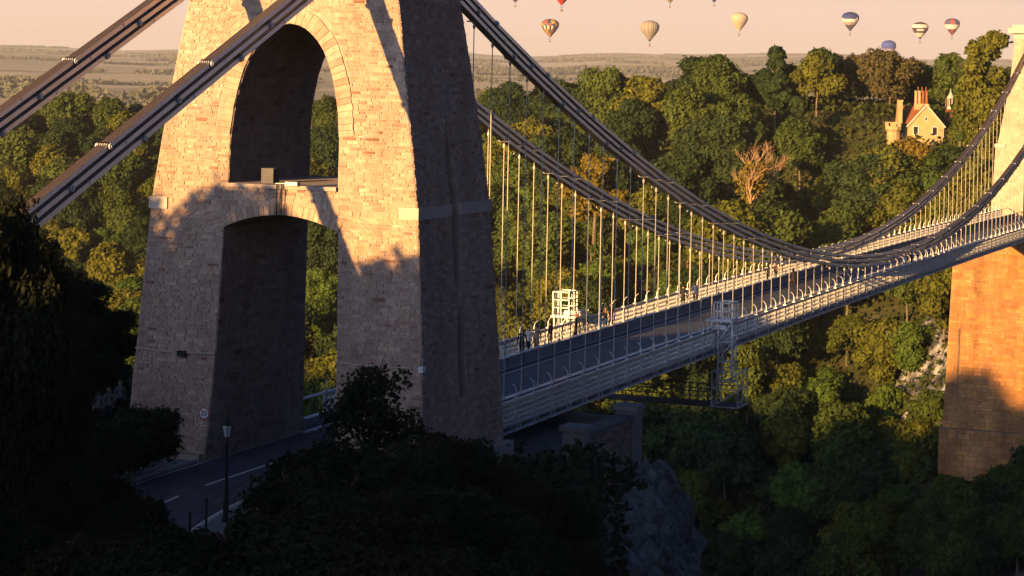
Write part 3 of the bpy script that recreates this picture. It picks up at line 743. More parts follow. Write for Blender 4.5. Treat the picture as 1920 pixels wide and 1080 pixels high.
# wood across the gorge
spots = []
gx = np.arange(160, 430, 9.0)
for i, x in enumerate(gx):
    for y in np.arange(-14, 300, 9.0):
        X = x + tr.uniform(-3.4, 3.4); Y = y + (4.5 if i % 2 else 0) + tr.uniform(-3.4, 3.4)
        az = math.atan2(Y - CAM[1], X - CAM[0]) - YAW
        if not (-.235 < az < .235): continue
        if 178 < X < 228 and abs(Y) < 12.5: continue
        if X < 196 and Y < 4: continue
        if X > 226 and abs(Y) < 10: continue
        Z = ground(X, Y)
        if X > edge_x(Y) + 62: continue
        if 254 < X < 282 and 20 < Y < 40: continue             # the house plot
        spots.append((math.hypot(X - CAM[0], Y - CAM[1]), X, Y, Z))
spots.sort()
print('far tree spots', len(spots))
keep = spots
LOOK = {'dark': 'rounded dark green tree', 'mid': 'bushy mid green tree', 'olive': 'olive gold tree', 'bright': 'fresh bright green tree', 'brown': 'brownish autumn tree', 'cone': 'dark pointed conifer'}
HP = at_dist(1735, 300, 362); DP = at_dist(1412, 372, 336); TP = at_dist(1851, 38, 338); FARXY = []
def far_tree(k, X, Y, Z, sc=None):
    s = sc or tr.uniform(.78, 1.12) * (.8 if k == 'bright' else 1)
    e = edge_x(Y); u = math.degrees(math.atan2(Y - CAM[1], X - CAM[0]) - YAW); d = lambda P: math.hypot(X - P[0], Y - P[1])
    if d(HP) < 24: zone = 'close to the stone house'
    elif d(DP) < 22: zone = 'near the dying orange tree'
    elif d(TP) < 20: zone = 'near the tall tree by the far tower'
    elif math.hypot(X - 205, Y) < 34: zone = 'beside the sandstone abutment'
    elif X > e + 8: zone = 'along the wooded crest' + (' left of the tower' if u > 8.4 else ' behind the tower' if u > .5 else ' beyond mid-span' if u > -6 else ' above the house')
    else:
        hgt = 'high on' if X > e - 30 else 'halfway up' if X > 226 else 'low on'
        zone = hgt + ' the far slope' + (' left of the tower' if u > 8.4 else ' behind the tower' if u > .5 else ' behind the longer hangers' if u > -4.5 else ' past mid-span')
    uu, vv = pix((X, Y, Z + 14.2 * s)); lim = float(np.interp(uu, [0, 150, 320, 900, 1000, 1070, 1150, 1230, 1300, 1400, 1500, 1600, 1700, 1760, 1800], [185, 158, 165, 150, 150, 135, 130, 113, 108, 90, 86, 80, 82, 92, 112]))
    if 1600 < uu < 1792 and math.hypot(X - CAM[0], Y - CAM[1]) < 364: lim = 258
    if vv < lim:
        m = math.hypot(X - CAM[0], Y - CAM[1]) / F; s2 = s - (lim - vv) * m / 14.2
        if s2 < .45: return None
        s = s2
    size = 'small ' if s < .8 else 'large ' if s > 1.0 else ''; FARXY.append((X, Y)); lb = size + LOOK[k] + ' ' + zone
    return plant(k, X, Y, Z - .4, s, 'trees across the gorge', lb)
def pix(P):
    d = np.asarray(P, float) - CAM; w = d @ FW; a, b = d @ RT / w * F, -(d[2]) / w * F; c, s_ = math.cos(ROLL), math.sin(ROLL); return 960 + c*a - s_*b, 540 + SY + s_*a + c*b
CELL = 12; seen = set()
def pix(P):
    d = np.asarray(P, float) - CAM; w = d @ FW; a, b = d @ RT / w * F, -(d[2]) / w * F; c, s_ = math.cos(ROLL), math.sin(ROLL); return 960 + c*a - s_*b, 540 + SY + s_*a + c*b
def shows(X, Y, Z, rx, h, need=.05, D=None):
    u, v0 = pix((X, Y, Z + h)); _, v1 = pix((X, Y, Z + h * .15)); wr = rx * .85 * F / math.hypot(X - CAM[0], Y - CAM[1])
    cs = []
    for i in range(int((u - wr) // CELL), int((u + wr) // CELL) + 1):
        for j in range(int(v0 // CELL), int(v1 // CELL) + 1):
            cu, cv = (i + .5) * CELL, (j + .5) * CELL
            if ((cu - u) / wr) ** 2 + ((cv - (v0 + v1) / 2) / ((v1 - v0) / 2 + 1)) ** 2 < 1 and 0 <= cu <= 1920 and 0 <= cv <= 1080: cs.append((i, j))
    if not cs: return False
    new = [c for c in cs if c not in seen]
    if len(new) < need * len(cs): return False
    seen.update(cs); return True
for i in range(int(250 // CELL), int(945 // CELL)):                   # what the near tower hides
    for j in range(0, 74):
        cu, cv = (i + .5) * CELL, (j + .5) * CELL
        if 285 + (cv - 380) * -.12 < cu < 430 or 640 < cu < 880 + cv * .06 or (430 < cu < 575 and cv > 60): seen.add((i, j))
for D, X, Y, Z in keep:
    if not shows(X, Y, Z, 5.2, 13): continue
    uu, vv = pix((X, Y, Z + 14))
    if 900 < uu < 1260 and vv < 112: continue
    e = edge_x(Y); r = tr.random()
    if X > e + 8: k = 'brown' if r < .4 else ('mid' if r < .7 else 'dark')
    elif X > e - 35: k = 'dark' if r < .32 else 'olive' if r < .62 else 'mid' if r < .92 else 'cone'
    else: k = 'bright' if r < .34 else 'mid' if r < .64 else 'olive' if r < .82 else 'dark'
    far_tree(k, X, Y, Z)
# trees wherever the far bank still shows bare in view
def hit(u, v):
    d = ray(u, v); t = 225.0
    while t < 520:
        p = CAM + d * t
        if p[2] < ground(p[0], p[1]): return p
        t += 1.5
for u in range(1290, 1990, 44):
    for v in range(520, 1080, 34):
        if u > 1765 and v < 880: continue
        p = hit(u + tr.uniform(-14, 14), v)
        if p is None or p[0] < 150 or (abs(p[1]) < 12 and p[0] > 184.5): continue
        if min([math.hypot(p[0] - a, p[1] - b) for a, b in FARXY] or [9]) < 4.6: continue
        far_tree(tr.choice(['bright', 'mid', 'mid', 'olive', 'dark']), p[0], p[1], p[2] - .6, tr.uniform(.55, .82))
for u, v, k in ((1640, 262, 'dark'), (1668, 276, 'olive'), (1690, 285, 'mid'), (1752, 258, 'mid'), (1785, 268, 'dark'), (1728, 270, 'bright'), (1610, 240, 'dark'), (1400, 372, 'olive'), (1430, 380, 'mid'), (1375, 350, 'olive')):
    p = at_dist(u, v, 332 if u < 1500 else 345); s = tr.uniform(.72, .85); hh = {'dark': 13.6, 'olive': 13.4, 'mid': 13.6, 'bright': 10.2}[k]; g = ground(p[0], p[1])
    s = max(.5, min(1.25, (p[2] - g) / hh)); far_tree(k, p[0], p[1], p[2] - hh * s + .4, s)
# ground cover
def cover(name, m, box, n, size, cond, seed, lift=(.1, 1.3)):
    rng = np.random.default_rng(seed); C = []
    for _ in range(n):
        x = rng.uniform(box[0], box[1]); y = rng.uniform(box[2], box[3])
        az = math.atan2(y - CAM[1], x - CAM[0]) - YAW
        if abs(az) > .25 or not cond(x, y): continue
        C.append((x, y, ground(x, y) + rng.uniform(*lift)))
    C = np.array(C); Nn = rng.normal(size=C.shape) * .7 + np.array([-.35, 0, .6])
    V, Q = leaf_quads(C, Nn, size, rng); stuff(link(bpy.data.objects.new(name, np_mesh(name, V, Q, m))))
cover('woodland_undergrowth', M_under, (150, 340, -25, 260), 150000, .62, lambda x, y: not (184 < x < 224 and abs(y) < 9.5), 3, (.1, 2.2))
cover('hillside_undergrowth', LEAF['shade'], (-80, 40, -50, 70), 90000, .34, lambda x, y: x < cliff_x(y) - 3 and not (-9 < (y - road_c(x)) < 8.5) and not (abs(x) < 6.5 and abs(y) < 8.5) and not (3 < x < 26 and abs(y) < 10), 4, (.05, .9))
# far woods and hedges in the valley
def far_clumps():
    rng = np.random.default_rng(9); C = []
    for _ in range(300):
        r = 900 + 11500 * rng.random() ** 1.2; az = YAW + rng.uniform(-.3, .3); L = rng.uniform(40, 420) * (r / 3500) ** .5; a = rng.uniform(0, math.pi); wd = rng.uniform(3, 9) if rng.random() < .7 else rng.uniform(30, 90)
        n = int(60 + L * wd ** .5 * .5)
        t = rng.uniform(-.5, .5, n) * L; s = rng.normal(size=n) * wd * .5
        x0, y0 = CAM[0] + r * math.cos(az), CAM[1] + r * math.sin(az)
        for tt, ss in zip(t, s):
            x, y = x0 + tt * math.cos(a) - ss * math.sin(a), y0 + tt * math.sin(a) + ss * math.cos(a)
            C.append((x, y, ground(x, y) + rng.uniform(0, 7)))
    C = np.array(C); V, Q = leaf_quads(C, rng.normal(size=C.shape) + np.array([-.5, 0, .4]), 7, rng)
    stuff(link(bpy.data.objects.new('distant_woodland', np_mesh('distant_woodland', V, Q, M_farleaf))))
far_clumps()
# near trees placed by the pixel of their top and a distance; the ground carries them
def near_tree(u, v, D, key, base=None, label=None, name=None, slim=1.0):
    p = at_dist(u, v, D); g = ground(p[0], p[1]); hh = {'near': 10.6, 'nearb': 8.4 if slim < 1 else 9.2, 'bush': 3.9}[key]
    H = max(.8, p[2] - g); sc = H / hh
    if sc > 1.9: sc = 1.9
    side = 'left of the tower' if u < 400 else 'right of the road'
    look = {'near': 'round dark tree', 'nearb': 'narrow dark tree', 'bush': 'low dark shrub'}[key]; far_ = 'beyond the road' if (D > 100 and u < 400) else 'by the roadside' if D > 80 else 'on the slope above the road'
    if u > 1060: side, far_ = 'right of the road', 'above the rocky cliff'
    label = label or ('big ' if sc > 1.1 else 'small ' if sc < .6 else '') + look + ' in shade ' + far_ + ' ' + side
    o = plant(key, p[0], p[1], p[2] - hh * sc, sc, label=label, name=name); s = o.scale; o.scale = (s[0] * slim, s[1] * slim, sc); 
    return o
for a in ((20, 415, 128, 'near'), (75, 455, 122, 'nearb'), (135, 500, 126, 'near'), (200, 560, 130, 'nearb'), (40, 560, 112, 'near'), (110, 620, 110, 'nearb'), (185, 650, 118, 'near'), (228, 690, 124, 'nearb'),
          (10, 640, 100, 'near'), (70, 730, 96, 'nearb'), (150, 800, 94, 'near'), (15, 800, 86, 'near'), (95, 850, 82, 'nearb'), (190, 862, 84, 'near'), (250, 905, 80, 'bush'), (300, 960, 72, 'bush'),
          (255, 745, 99, 'bush'), (40, 930, 68, 'near'), (150, 960, 64, 'nearb'), (250, 985, 62, 'near'), (330, 1030, 58, 'bush')):
    near_tree(*a)
for a in ((620, 800, 84, 'bush'), (585, 850, 80, 'bush'), (760, 800, 82, 'near'), (830, 790, 86, 'nearb'), (885, 800, 88, 'bush'), (945, 850, 86, 'nearb'), (560, 930, 72, 'bush'), (640, 890, 72, 'near'), (720, 880, 68, 'nearb'),
          (820, 890, 72, 'near'), (910, 900, 74, 'near'), (1010, 880, 84, 'nearb'), (1060, 905, 86, 'bush'), (500, 1000, 64, 'bush'), (430, 1045, 58, 'bush'), (600, 990, 58, 'near'), (740, 980, 56, 'nearb'), (880, 985, 60, 'near'),
          (1000, 960, 72, 'near'), (1060, 990, 76, 'nearb'), (980, 1050, 54, 'near')):
    near_tree(*a)
near_tree(-25, 378, 72, 'nearb', slim=.42); near_tree(38, 412, 76, 'nearb', slim=.36)
# broken limestone on the cliff below the terrace
def cliff_rocks():
    o = empty('rock_outcrop', (8, -14, -3)); tag(o, 'broken pale grey limestone outcrop falling away below the dark terrace wall', 'rock'); rr = random.Random(21); ms = []
    m = mat('limestone_rock', (.12, .125, .13), .9, .9, 2.2, 1.0, 5, col2=(.012, .02, .012))
    for q in range(8):
        bm = bmesh.new(); bmesh.ops.create_icosphere(bm, subdivisions=2, radius=1)
        for v in bm.verts:
            k = 1 + .55 * noise.noise(v.co * 1.6 + Vector((q * 7, 0, 0))) + .2 * noise.noise(v.co * 4 + Vector((q * 3, 5, 0))); v.co *= k; v.co.z *= 1.25
            v.co = Vector([round(c / .28) * .28 * .6 + c * .4 for c in v.co])
        me = bpy.data.meshes.new('rock'); bm.to_mesh(me); bm.free(); me.materials.append(m); ms.append(me)
    n = 0
    while n < 170:
        y = rr.uniform(-24, -8.8); x = cliff_x(y) + rr.uniform(-1.5, 16)
        z = ground(x, y); u, v = pix((x, y, z))
        if not (1120 < u < 1340 and 830 < v < 1120): continue
        sz = rr.uniform(.35, 1.15); p = inst('rock', rr.choice(ms), o, (x - 8, y + 14, z + 3 - .1), 0, (sz, sz * rr.uniform(.7, 1.2), sz * rr.uniform(.8, 1.5))); p.rotation_euler = (rr.uniform(-.5, .5), rr.uniform(-.5, .5), rr.uniform(0, 6.28)); n += 1
cliff_rocks()
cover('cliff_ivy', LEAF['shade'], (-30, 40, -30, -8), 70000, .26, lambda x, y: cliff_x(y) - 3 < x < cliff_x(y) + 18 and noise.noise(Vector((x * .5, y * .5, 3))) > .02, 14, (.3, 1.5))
# sapling that stands up in front of the right-hand pier
p = at_dist(703, 652, 88); g = ground(p[0], p[1]); o = empty('young_tree', (p[0], p[1], g)); tag(o, 'young tree with open leafy top against the right pier of the tower', 'tree')
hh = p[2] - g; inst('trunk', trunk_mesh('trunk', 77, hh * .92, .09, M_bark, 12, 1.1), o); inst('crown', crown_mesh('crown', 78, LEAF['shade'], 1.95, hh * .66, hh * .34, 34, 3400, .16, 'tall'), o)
# the trees up the hill that shade the foot of the tower and the gorge (outside the frame, towards the sun)
SH = [(-52, 2, 16.5), (-54, 9, 20.2), (-50, 14, 22.6), (-53, 22.5, 24.4), (-55, 28, 22.5), (-50, 35, 19.5), (-56, 42, 20), (-54, 50, 20.5), (-52, 58, 22), (-56, 66, 24), (-52, 73, 27.5), (-55, 80, 21), (-53, 87, 21.5), (-56, 95, 22), (-52, 103, 22), (-55, 112, 22), (-54, 121, 22), (-56, 131, 22), (-53, 142, 22), (-55, 153, 22), (-54, 165, 22), (-55, 178, 22), (-53, 192, 22)]
SH += [(-93 + 4 * math.sin(y * 1.7), y, 24 if y < 4 else 22.5) for y in range(-30, 30, 6)]  # further unseen row, added to keep the sun off the foreground trees
for x, y, top in SH:
    g = ground(x, y); sc = (top - g) / 14.0; o = plant('mid', x, y, g, sc, 'trees on the hill behind the approach road', 'tall out-of-view broadleaf tree casting shade from the hill behind the approach road'); s = o.scale; wf = .68 if 5 < y < 30 and x > -70 else .95; o.scale = (sc * wf, sc * wf, sc)

# single trees that stand out across the gorge
def special_tree(name, label, u, vtop, D, mesh_c, mesh_t, H):
    p = at_dist(u, vtop, D); o = empty(name, (p[0], p[1], p[2] - H)); tag(o, label, 'tree'); inst('trunk', mesh_t, o); inst('crown', mesh_c, o); return o
special_tree('tall_tree', 'tall slender golden green tree towering beside the far bridge tower', 1851, 38, 338,
             crown_mesh('crown', 401, LEAF['olive'], 4.0, 27, 3, 56, 16000, .5, 'tall'), trunk_mesh('trunk', 401, 23, .4, M_bark, 9, 2.2), 26.2)
special_tree('spire_conifer', 'thin spiky conifer between the house and the tall tree', 1803, 98, 352,
             crown_mesh('crown', 402, LEAF['mid'], 1.6, 17, 1, 34, 5000, .42, 'cone'), trunk_mesh('trunk', 402, 15, .2, M_bark, 6, .8), 15.9)
special_tree('yellowing_tree', 'bright yellow leaved tree directly in front of the stone house', 1705, 246, 346,
             crown_mesh('crown', 403, LEAF['gold'], 3.8, 8, 1, 26, 8000, .42, 'round'), trunk_mesh('trunk', 403, 8, .25, M_bark, 6, 2.2), 9)
special_tree('yellowing_tree', 'golden yellow tree behind the near end of the far hanger rods', 1118, 268, 325,
             crown_mesh('crown', 404, LEAF['gold'], 4.2, 12, 1, 28, 9000, .5, 'tall'), trunk_mesh('trunk', 404, 11, .3, M_bark, 6, 2.6), 13)
def dead_tree():
    p = at_dist(1408, 385, 336); o = empty('dead_tree', tuple(p)); tag(o, 'dying tree with bleached orange branches and few yellow leaves', 'tree')
    rr = random.Random(3); mb = MB(); limbs = []
    def grow(b, d, L, r, dep, out):
        e = b + d * L; m = b.lerp(e, .5) + Vector((rr.uniform(-1, 1), rr.uniform(-1, 1), rr.uniform(-.5, .5))) * L * .1
        out.tube([b, m, e], [r, r * .8, r * .55], 6)
        if dep == 0: return
        for _ in range(3 if dep > 1 else 2):
            nd = (d + Vector((rr.uniform(-1, 1), rr.uniform(-1, 1), rr.uniform(-.25, .7))) * .75).normalized(); grow(m.lerp(e, rr.uniform(.3, 1)), nd, L * rr.uniform(.55, .8), r * .55, dep - 1, out)
    mb.tube([(0, 0, -7), (.1, 0, -3), (0, 0, .3)], [.4, .34, .28], 8); mb.build('trunk', M_deadwood, o)
    for k in range(6):
        lb = MB(); a = k * 2.3 + .3; grow(Vector((0, 0, .1)), Vector((math.cos(a) * (.25 + .12 * k), math.sin(a) * (.25 + .12 * k), 1)).normalized(), (4.2, 2.6, 3.6, 2.4, 3.2, 4.0)[k], .17, 4, lb); lb.build('limb', M_deadwood, o)
    inst('crown', crown_mesh('crown', 405, LEAF['gold'], 3.4, 8.5, -.5, 24, 1500, .34, 'broad'), o)
dead_tree()

# trees at the foot of the abutment
for u, v, k in ((1775, 925, 'dark'), (1815, 905, 'mid'), (1860, 880, 'dark'), (1905, 840, 'mid'), (1950, 800, 'dark'), (1790, 990, 'mid'), (1850, 960, 'dark'), (1910, 930, 'mid'), (1740, 960, 'mid')):
    p = at_plane(u, v, 'x', 181 - (v - 840) * .03); far_tree(k, p[0], p[1], p[2] - 9.6, .72)
# ------------------------------------------------------------------ stone house in the wood
def house():
    p = at_dist(1735, 300, 362); d = ray(1735, 300); rz = math.atan2(d[1], d[0]) - math.pi / 2 + R(6)
    H = empty('stone_house', (p[0], p[1], p[2]), rz); tag(H, 'golden stone gabled house with clay roof and clustered chimneys among the trees', 'house')
    mb = MB()
    g = [(-2.75, 0), (2.75, 0), (2.75, 5.2), (0, 8.35), (-2.75, 5.2)]                # front wing
    fr = [mb.vert((x, 0, z)) for x, z in g]; bk = [mb.vert((x, 6, z)) for x, z in g]; mb.idx(fr); mb.idx(bk[::-1])
    for k in (0, 1, 4): mb.idx([fr[k], bk[k], bk[(k+1) % 5], fr[(k+1) % 5]])
    mb.box((-3.7, 1.6, -6), (-2.751, 6.2, 5.25)); mb.box((-2.75, .002, -6), (2.75, 6, -.002)); mb.build('wall', M_gold, H)
    r = MB()
    for sg in (-1, 1):
        r.face([(0, -.12, 8.5), (sg * 2.95, -.12, 5.1), (sg * 2.95, 6.1, 5.1), (0, 6.1, 8.5)]); r.face([(0, -.12, 8.38), (sg * 2.95, -.12, 4.98), (sg * 2.95, 6.1, 4.98), (0, 6.1, 8.38)])
    r.face([(-3.6, 1.5, 5.3), (-.2, 1.5, 5.3), (-.2, 3.9, 8.3), (-3.6, 3.9, 8.3)]); r.face([(-3.6, 6.3, 5.3), (-.2, 6.3, 5.3), (-.2, 3.9, 8.3), (-3.6, 3.9, 8.3)])
    roof = r.build('roof', M_tile, H)
    mb = MB(); mb.bar((-2.95, -.1, 5.05), (0, -.1, 8.5), .24, .22, 0, (0, 1, 0)); mb.bar((2.95, -.1, 5.05), (0, -.1, 8.5), .24, .22, 0, (0, 1, 0)); mb.build('gable_coping', M_ashlar, H)
    mb = MB()                                                                        # left parapet gable and its stack
    e = [(1.3, 0), (6.5, 0), (6.5, 5.4), (3.9, 8.9), (1.3, 5.4)]
    a = [mb.vert((-4.1, y, z)) for y, z in e]; b = [mb.vert((-3.62, y, z)) for y, z in e]; mb.idx(a); mb.idx(b[::-1])
    for k in range(5): mb.idx([a[k], b[k], b[(k+1) % 5], a[(k+1) % 5]])
    mb.box((-4.2, .9, 0), (-3.55, 1.9, 8.9)); mb.box((-4.3, .8, 8.9), (-3.45, 2.0, 9.15)); mb.build('end_gable', M_gold, H)
    c = MB(); c.box((-1.5, 3.4, 6.5), (.75, 4.4, 8.6)); st = c.build('chimney_stack', M_gold, roof)
    for k in range(4):
        c = MB(); x = -1.2 + k * .55; c.lathe([(.24, 8.55), (.22, 10.3), (.28, 10.35), (.28, 10.6), (.12, 10.62), (.12, 10.5)], 8, (x, 3.9, 0)); c.build('chimney_flue', M_tile if k > 1 else M_gold, roof)
    for k in range(3):
        c = MB(); c.lathe([(.1, 10.55), (.08, 11.2), (.1, 11.25)], 8, (-.9 + k * .6, 3.9, 0)); c.build('chimney_pot', M_tile, roof)
    for x, z0, z1, w in ((-1.55, 4.0, 5.1, .32), (1.35, 3.9, 5.05, .32), (0, 6.1, 6.6, .12)):
        f = MB(); f.box((x - w - .16, -.07, z0 - .16), (x + w + .16, .03, z0)); f.box((x - w - .16, -.07, z1), (x + w + .16, .03, z1 + .16))
        f.box((x - w - .16, -.07, z0 + .001), (x - w, .03, z1 - .001)); f.box((x + w, -.07, z0 + .001), (x + w + .16, .03, z1 - .001)); wi = f.build('window', M_ashlar, H)
        f = MB(); f.box((x - w, -.03, z0), (x + w, .02, z1)); f.build('pane', M_dark, wi)
    t = MB(); t.lathe([(1.05, -8), (1.05, 4.3), (1.3, 4.6), (1.3, 5.1), (.8, 5.1)], 10, (-4.9, .2, 0)); tw = t.build('turret', M_gold, H)
    for k in range(6):
        a = k * math.pi / 3 + .2; t = MB(); t.box((-4.9 + 1.12 * math.cos(a) - .26, .2 + 1.12 * math.sin(a) - .26, 5.06), (-4.9 + 1.12 * math.cos(a) + .26, .2 + 1.12 * math.sin(a) + .26, 5.75)); t.build('battlement', M_gold, tw)
    # outbuilding with hipped roof and cupola
    mb = MB(); mb.box((2.9, 4.2, -4), (6.6, 9, 5.2)); mb.build('rear_wing', M_gold, H)
    r = MB(); A = [(2.6, 3.9, 5.1), (6.9, 3.9, 5.1), (6.9, 9.3, 5.1), (2.6, 9.3, 5.1)]; r1, r2 = (3.9, 6.5, 8.1), (5.7, 6.5, 8.1)
    r.face([A[0], A[1], r2, r1]); r.face([A[1], A[2], r2]); r.face([A[2], A[3], r1, r2]); r.face([A[3], A[0], r1]); rf = r.build('rear_roof', M_tile, H)
    c = MB(); c.lathe([(.55, 7.8), (.55, 8.2), (.42, 8.25)], 8, (4.4, 6.3, 0))
    for k in range(6): a = k * math.pi / 3; c.tube([(4.4 + .4 * math.cos(a), 6.3 + .4 * math.sin(a), 8.2), (4.4 + .4 * math.cos(a), 6.3 + .4 * math.sin(a), 9.5)], .07, 5)
    c.lathe([(.55, 9.5), (.5, 9.8), (.2, 10.2), (.05, 10.7), (.02, 11.1)], 8, (4.4, 6.3, 0)); c.build('cupola', M_ashlar, rf)
house()

# ------------------------------------------------------------------ hot-air balloons
PROF = [(0, .10), (.08, .2), (.18, .38), (.3, .6), (.42, .79), (.54, .93), (.64, .99), (.72, 1.0), (.8, .95), (.88, .81), (.94, .6), (.98, .33), (1, .03)]
def balloon(u, top, bot, wpx, color, label):
    """color(row 0..1 from mouth to crown, gore index) -> rgb"""
    D = F * 17 / wpx; s = D / F; W2 = 8.5; hh = (bot - top) * s; p = at_dist(u, bot, D); o = empty('hot_air_balloon', tuple(p)); tag(o, label, 'balloon', 'balloons over the hills')
    mb = MB(); NG = 24; rows = 26
    prof = [(float(np.interp(k / rows, [a for a, _ in PROF], [b for _, b in PROF])) * W2, hh * k / rows) for k in range(rows + 1)]
    bulge = lambda j: 1.0 if j % 2 == 0 else 1.035
    n = NG * 2
    for k in range(rows):
        for j in range(n):
            a0, a1 = 2 * math.pi * j / n, 2 * math.pi * (j + 1) / n; r0, z0 = prof[k]; r1, z1 = prof[k+1]; b0, b1 = bulge(j), bulge(j + 1)
            mb.col = color((k + .5) / rows, j // 2); mb.face([(r0*b0*math.cos(a0), r0*b0*math.sin(a0), z0), (r0*b1*math.cos(a1), r0*b1*math.sin(a1), z0), (r1*b1*math.cos(a1), r1*b1*math.sin(a1), z1), (r1*b0*math.cos(a0), r1*b0*math.sin(a0), z1)])
    mb.build('envelope', M_env, o)
    bz = -3.4; b = MB(); b.box((-.75, -.75, bz - 1.3), (.75, .75, bz - .1)); b.box((-.82, -.82, bz - .1), (.82, .82, bz + .06)); b.build('basket', M_wick, o)
    b = MB()
    for x in (-.6, .6):
        for y in (-.6, .6): b.tube([(x, y, bz), (x * 1.15, y * 1.15, .2)], .05, 4)
    b.bar((-.6, 0, bz + 1.5), (.6, 0, bz + 1.5), .3, .3); b.build('burner_frame', M_black, o)
M_env = mat('balloon_fabric', (.9, .9, .9), .6, .05, .5, tint=True, trans=.15); M_wick = mat('wicker', (.22, .12, .05), .8, .3, 3)
facing = lambda j: (j * 15 - 200) % 360          # degrees round the balloon
navy, white, red, silver, beige, maroon = (.02, .04, .22), (.8, .76, .72), (.62, .05, .03), (.40, .36, .30), (.62, .50, .38), (.10, .04, .05)
balloon(966, -26, 4, 33, lambda r, j: [(.10, .03, .12), (.30, .05, .06), (.05, .04, .18)][j % 3], 'purple and red panelled balloon cut off by the top edge above the near chain')
balloon(1053, -36, 9, 46, lambda r, j: red if j % 4 else (.5, .03, .03), 'plain bright red balloon, largest of those over the valley')
pal = [(.55, .35, .06), (.10, .16, .12), (.42, .08, .05), (.06, .06, .16), (.6, .42, .1), (.35, .07, .12)]
balloon(1031, 35, 70, 33, lambda r, j: ((.8, .75, .7) if (j * 3) % 7 < 3 else (.1, .05, .04)) if .42 < r < .6 else pal[(j // 2 + int(r * 4)) % 6], 'patchwork balloon in yellow, red and green with pale band')
balloon(1218, 38, 77, 35, lambda r, j: tuple(x * (1.0 if j % 2 else .78) for x in silver) if r > .07 else (.05, .05, .06), 'silver grey vertically ribbed balloon above the far ridge')
balloon(1386, 23, 59, 31, lambda r, j: tuple(x * (1.0 if j % 2 else .92) for x in beige), 'plain beige cream balloon hovering over the wood')
balloon(1256, -28, 6, 31, lambda r, j: maroon if j % 3 else white, 'dark and pale striped balloon at the top edge above the ribbed silver one')
balloon(1339, -30, 4, 31, lambda r, j: navy, 'plain navy balloon at the top edge near the beige one')
def blue_white(r, j):
    if r > .62: return navy if (j % 8 or r > .7) else white
    if r > .50: return white
    if r > .30: return ((.65, .5, .45) if (j + int(r * 26)) % 3 else (.12, .12, .2)) if r < .46 else white
    return (.08, .07, .14)
balloon(1594, 22, 58, 32, blue_white, 'royal blue topped balloon with white printed band and dark base')
balloon(1666, 75, 108, 27, lambda r, j: (.06, .10, .40) if r > .5 else (.4, .36, .5), 'blue balloon mostly hidden behind the wooded crest')
balloon(1725, 41, 73, 30, lambda r, j: maroon if r > .84 else white if r > .64 else ((.75, .7, .66) if .46 < r < .56 and j % 8 in (3, 4, 5, 6) else maroon) if r > .36 else white if r > .12 else maroon, 'dark maroon balloon with two broad white hoops')
balloon(1785, 34, 66, 28, lambda r, j: ((.5, .07, .07) if j % 6 < 2 else (.08, .09, .2)) if r > .62 else white if r > .36 else ((.5, .07, .07) if j % 6 < 2 else (.10, .06, .08)), 'red and blue balloon with one wide white belt')

# ------------------------------------------------------------------ inspection gantry slung under the deck
def gantry():
    gx = 46.9; zb = zd(gx); G = empty('inspection_gantry', (gx, 0, zb)); tag(G, 'white tubular inspection gantry slung under the deck with cages at both parapets', 'gantry')
    def cage(x0, x1, y0, y1, z0, z1, nx, ny, nz, t=.07, brace=False):
        mb = MB()
        for i in range(nx + 1):
            for y in (y0, y1): x = x0 + (x1 - x0) * i / nx; mb.bar((x, y, z0), (x, y, z1), t, t)
        for j in range(1, ny):
            for x in (x0, x1): y = y0 + (y1 - y0) * j / ny; mb.bar((x, y, z0), (x, y, z1), t, t)
        for k in range(nz + 1):
            z = z0 + (z1 - z0) * k / nz
            for y in (y0, y1): mb.bar((x0, y, z), (x1, y, z), t, t)
            for x in (x0, x1): mb.bar((x, y0, z), (x, y1, z), t, t)
            if brace and k < nz:
                zz = z0 + (z1 - z0) * (k + 1) / nz
                for y in (y0, y1): mb.bar((x0, y, z), (x1, y, zz), t * .7, t * .7)
                for x in (x0, x1): mb.bar((x, y1, z), (x, y0, zz), t * .7, t * .7)
        return mb
    cage(-.7, .7, -6.0, -4.85, 2.35, 3.4, 2, 2, 2).build('upper_cage', M_paint, G)
    mb = MB(); mb.box((-.8, -6.1, 2.2), (.8, -4.3, 2.32)); mb.box((-.5, -5.6, 1.7), (.5, -4.9, 1.98)); mb.bar((-.5, -4.4, 2.2), (-.5, -4.4, .64), .08, .08); mb.bar((.5, -4.4, 2.2), (.5, -4.4, .64), .08, .08); mb.build('cage_platform', M_paint, G)
    cage(-.5, .5, -6.0, -5.1, -1.6, 2.2, 1, 1, 3, .08, True).build('ladder_tower', M_paint, G)
    cage(-1.1, 1.1, -6.6, -4.9, -3.1, -.9, 2, 1, 2, .06, True).build('lower_cage', M_paint, G)
    mb = MB(); mb.box((-1.1, -6.5, -3.16), (1.1, 6.4, -3.08))
    for x in (-1.0, 1.0):
        for z in (-2.5, -2.0): mb.bar((x, -4.9, z), (x, 6.3, z), .06, .06)
        for y in np.linspace(-4.0, 6.2, 7): mb.bar((x, y, -3.1), (x, y, -2.0), .05, .05)
    for y in (-3.4, 3.4): 
        for x in (-.9, .9): mb.bar((x, y, -3.1), (x, y, .3), .06, .06)
    mb.build('underdeck_walkway', M_galv, G)
    cage(-.5, .5, 5.1, 6.0, -3.1, 1.9, 1, 1, 4, .08, True).build('ladder_tower', M_paint, G)
    mb = MB(); mb.box((-.9, 4.3, 1.85), (1.6, 6.1, 1.97)); mb.box((.3, 4.5, 1.97), (1.5, 5.6, 2.2)); mb.build('cage_platform', M_paint, G)
    cage(-.75, .75, 4.9, 6.0, 1.98, 3.5, 3, 2, 3).build('upper_cage', M_paint, G)
gantry()

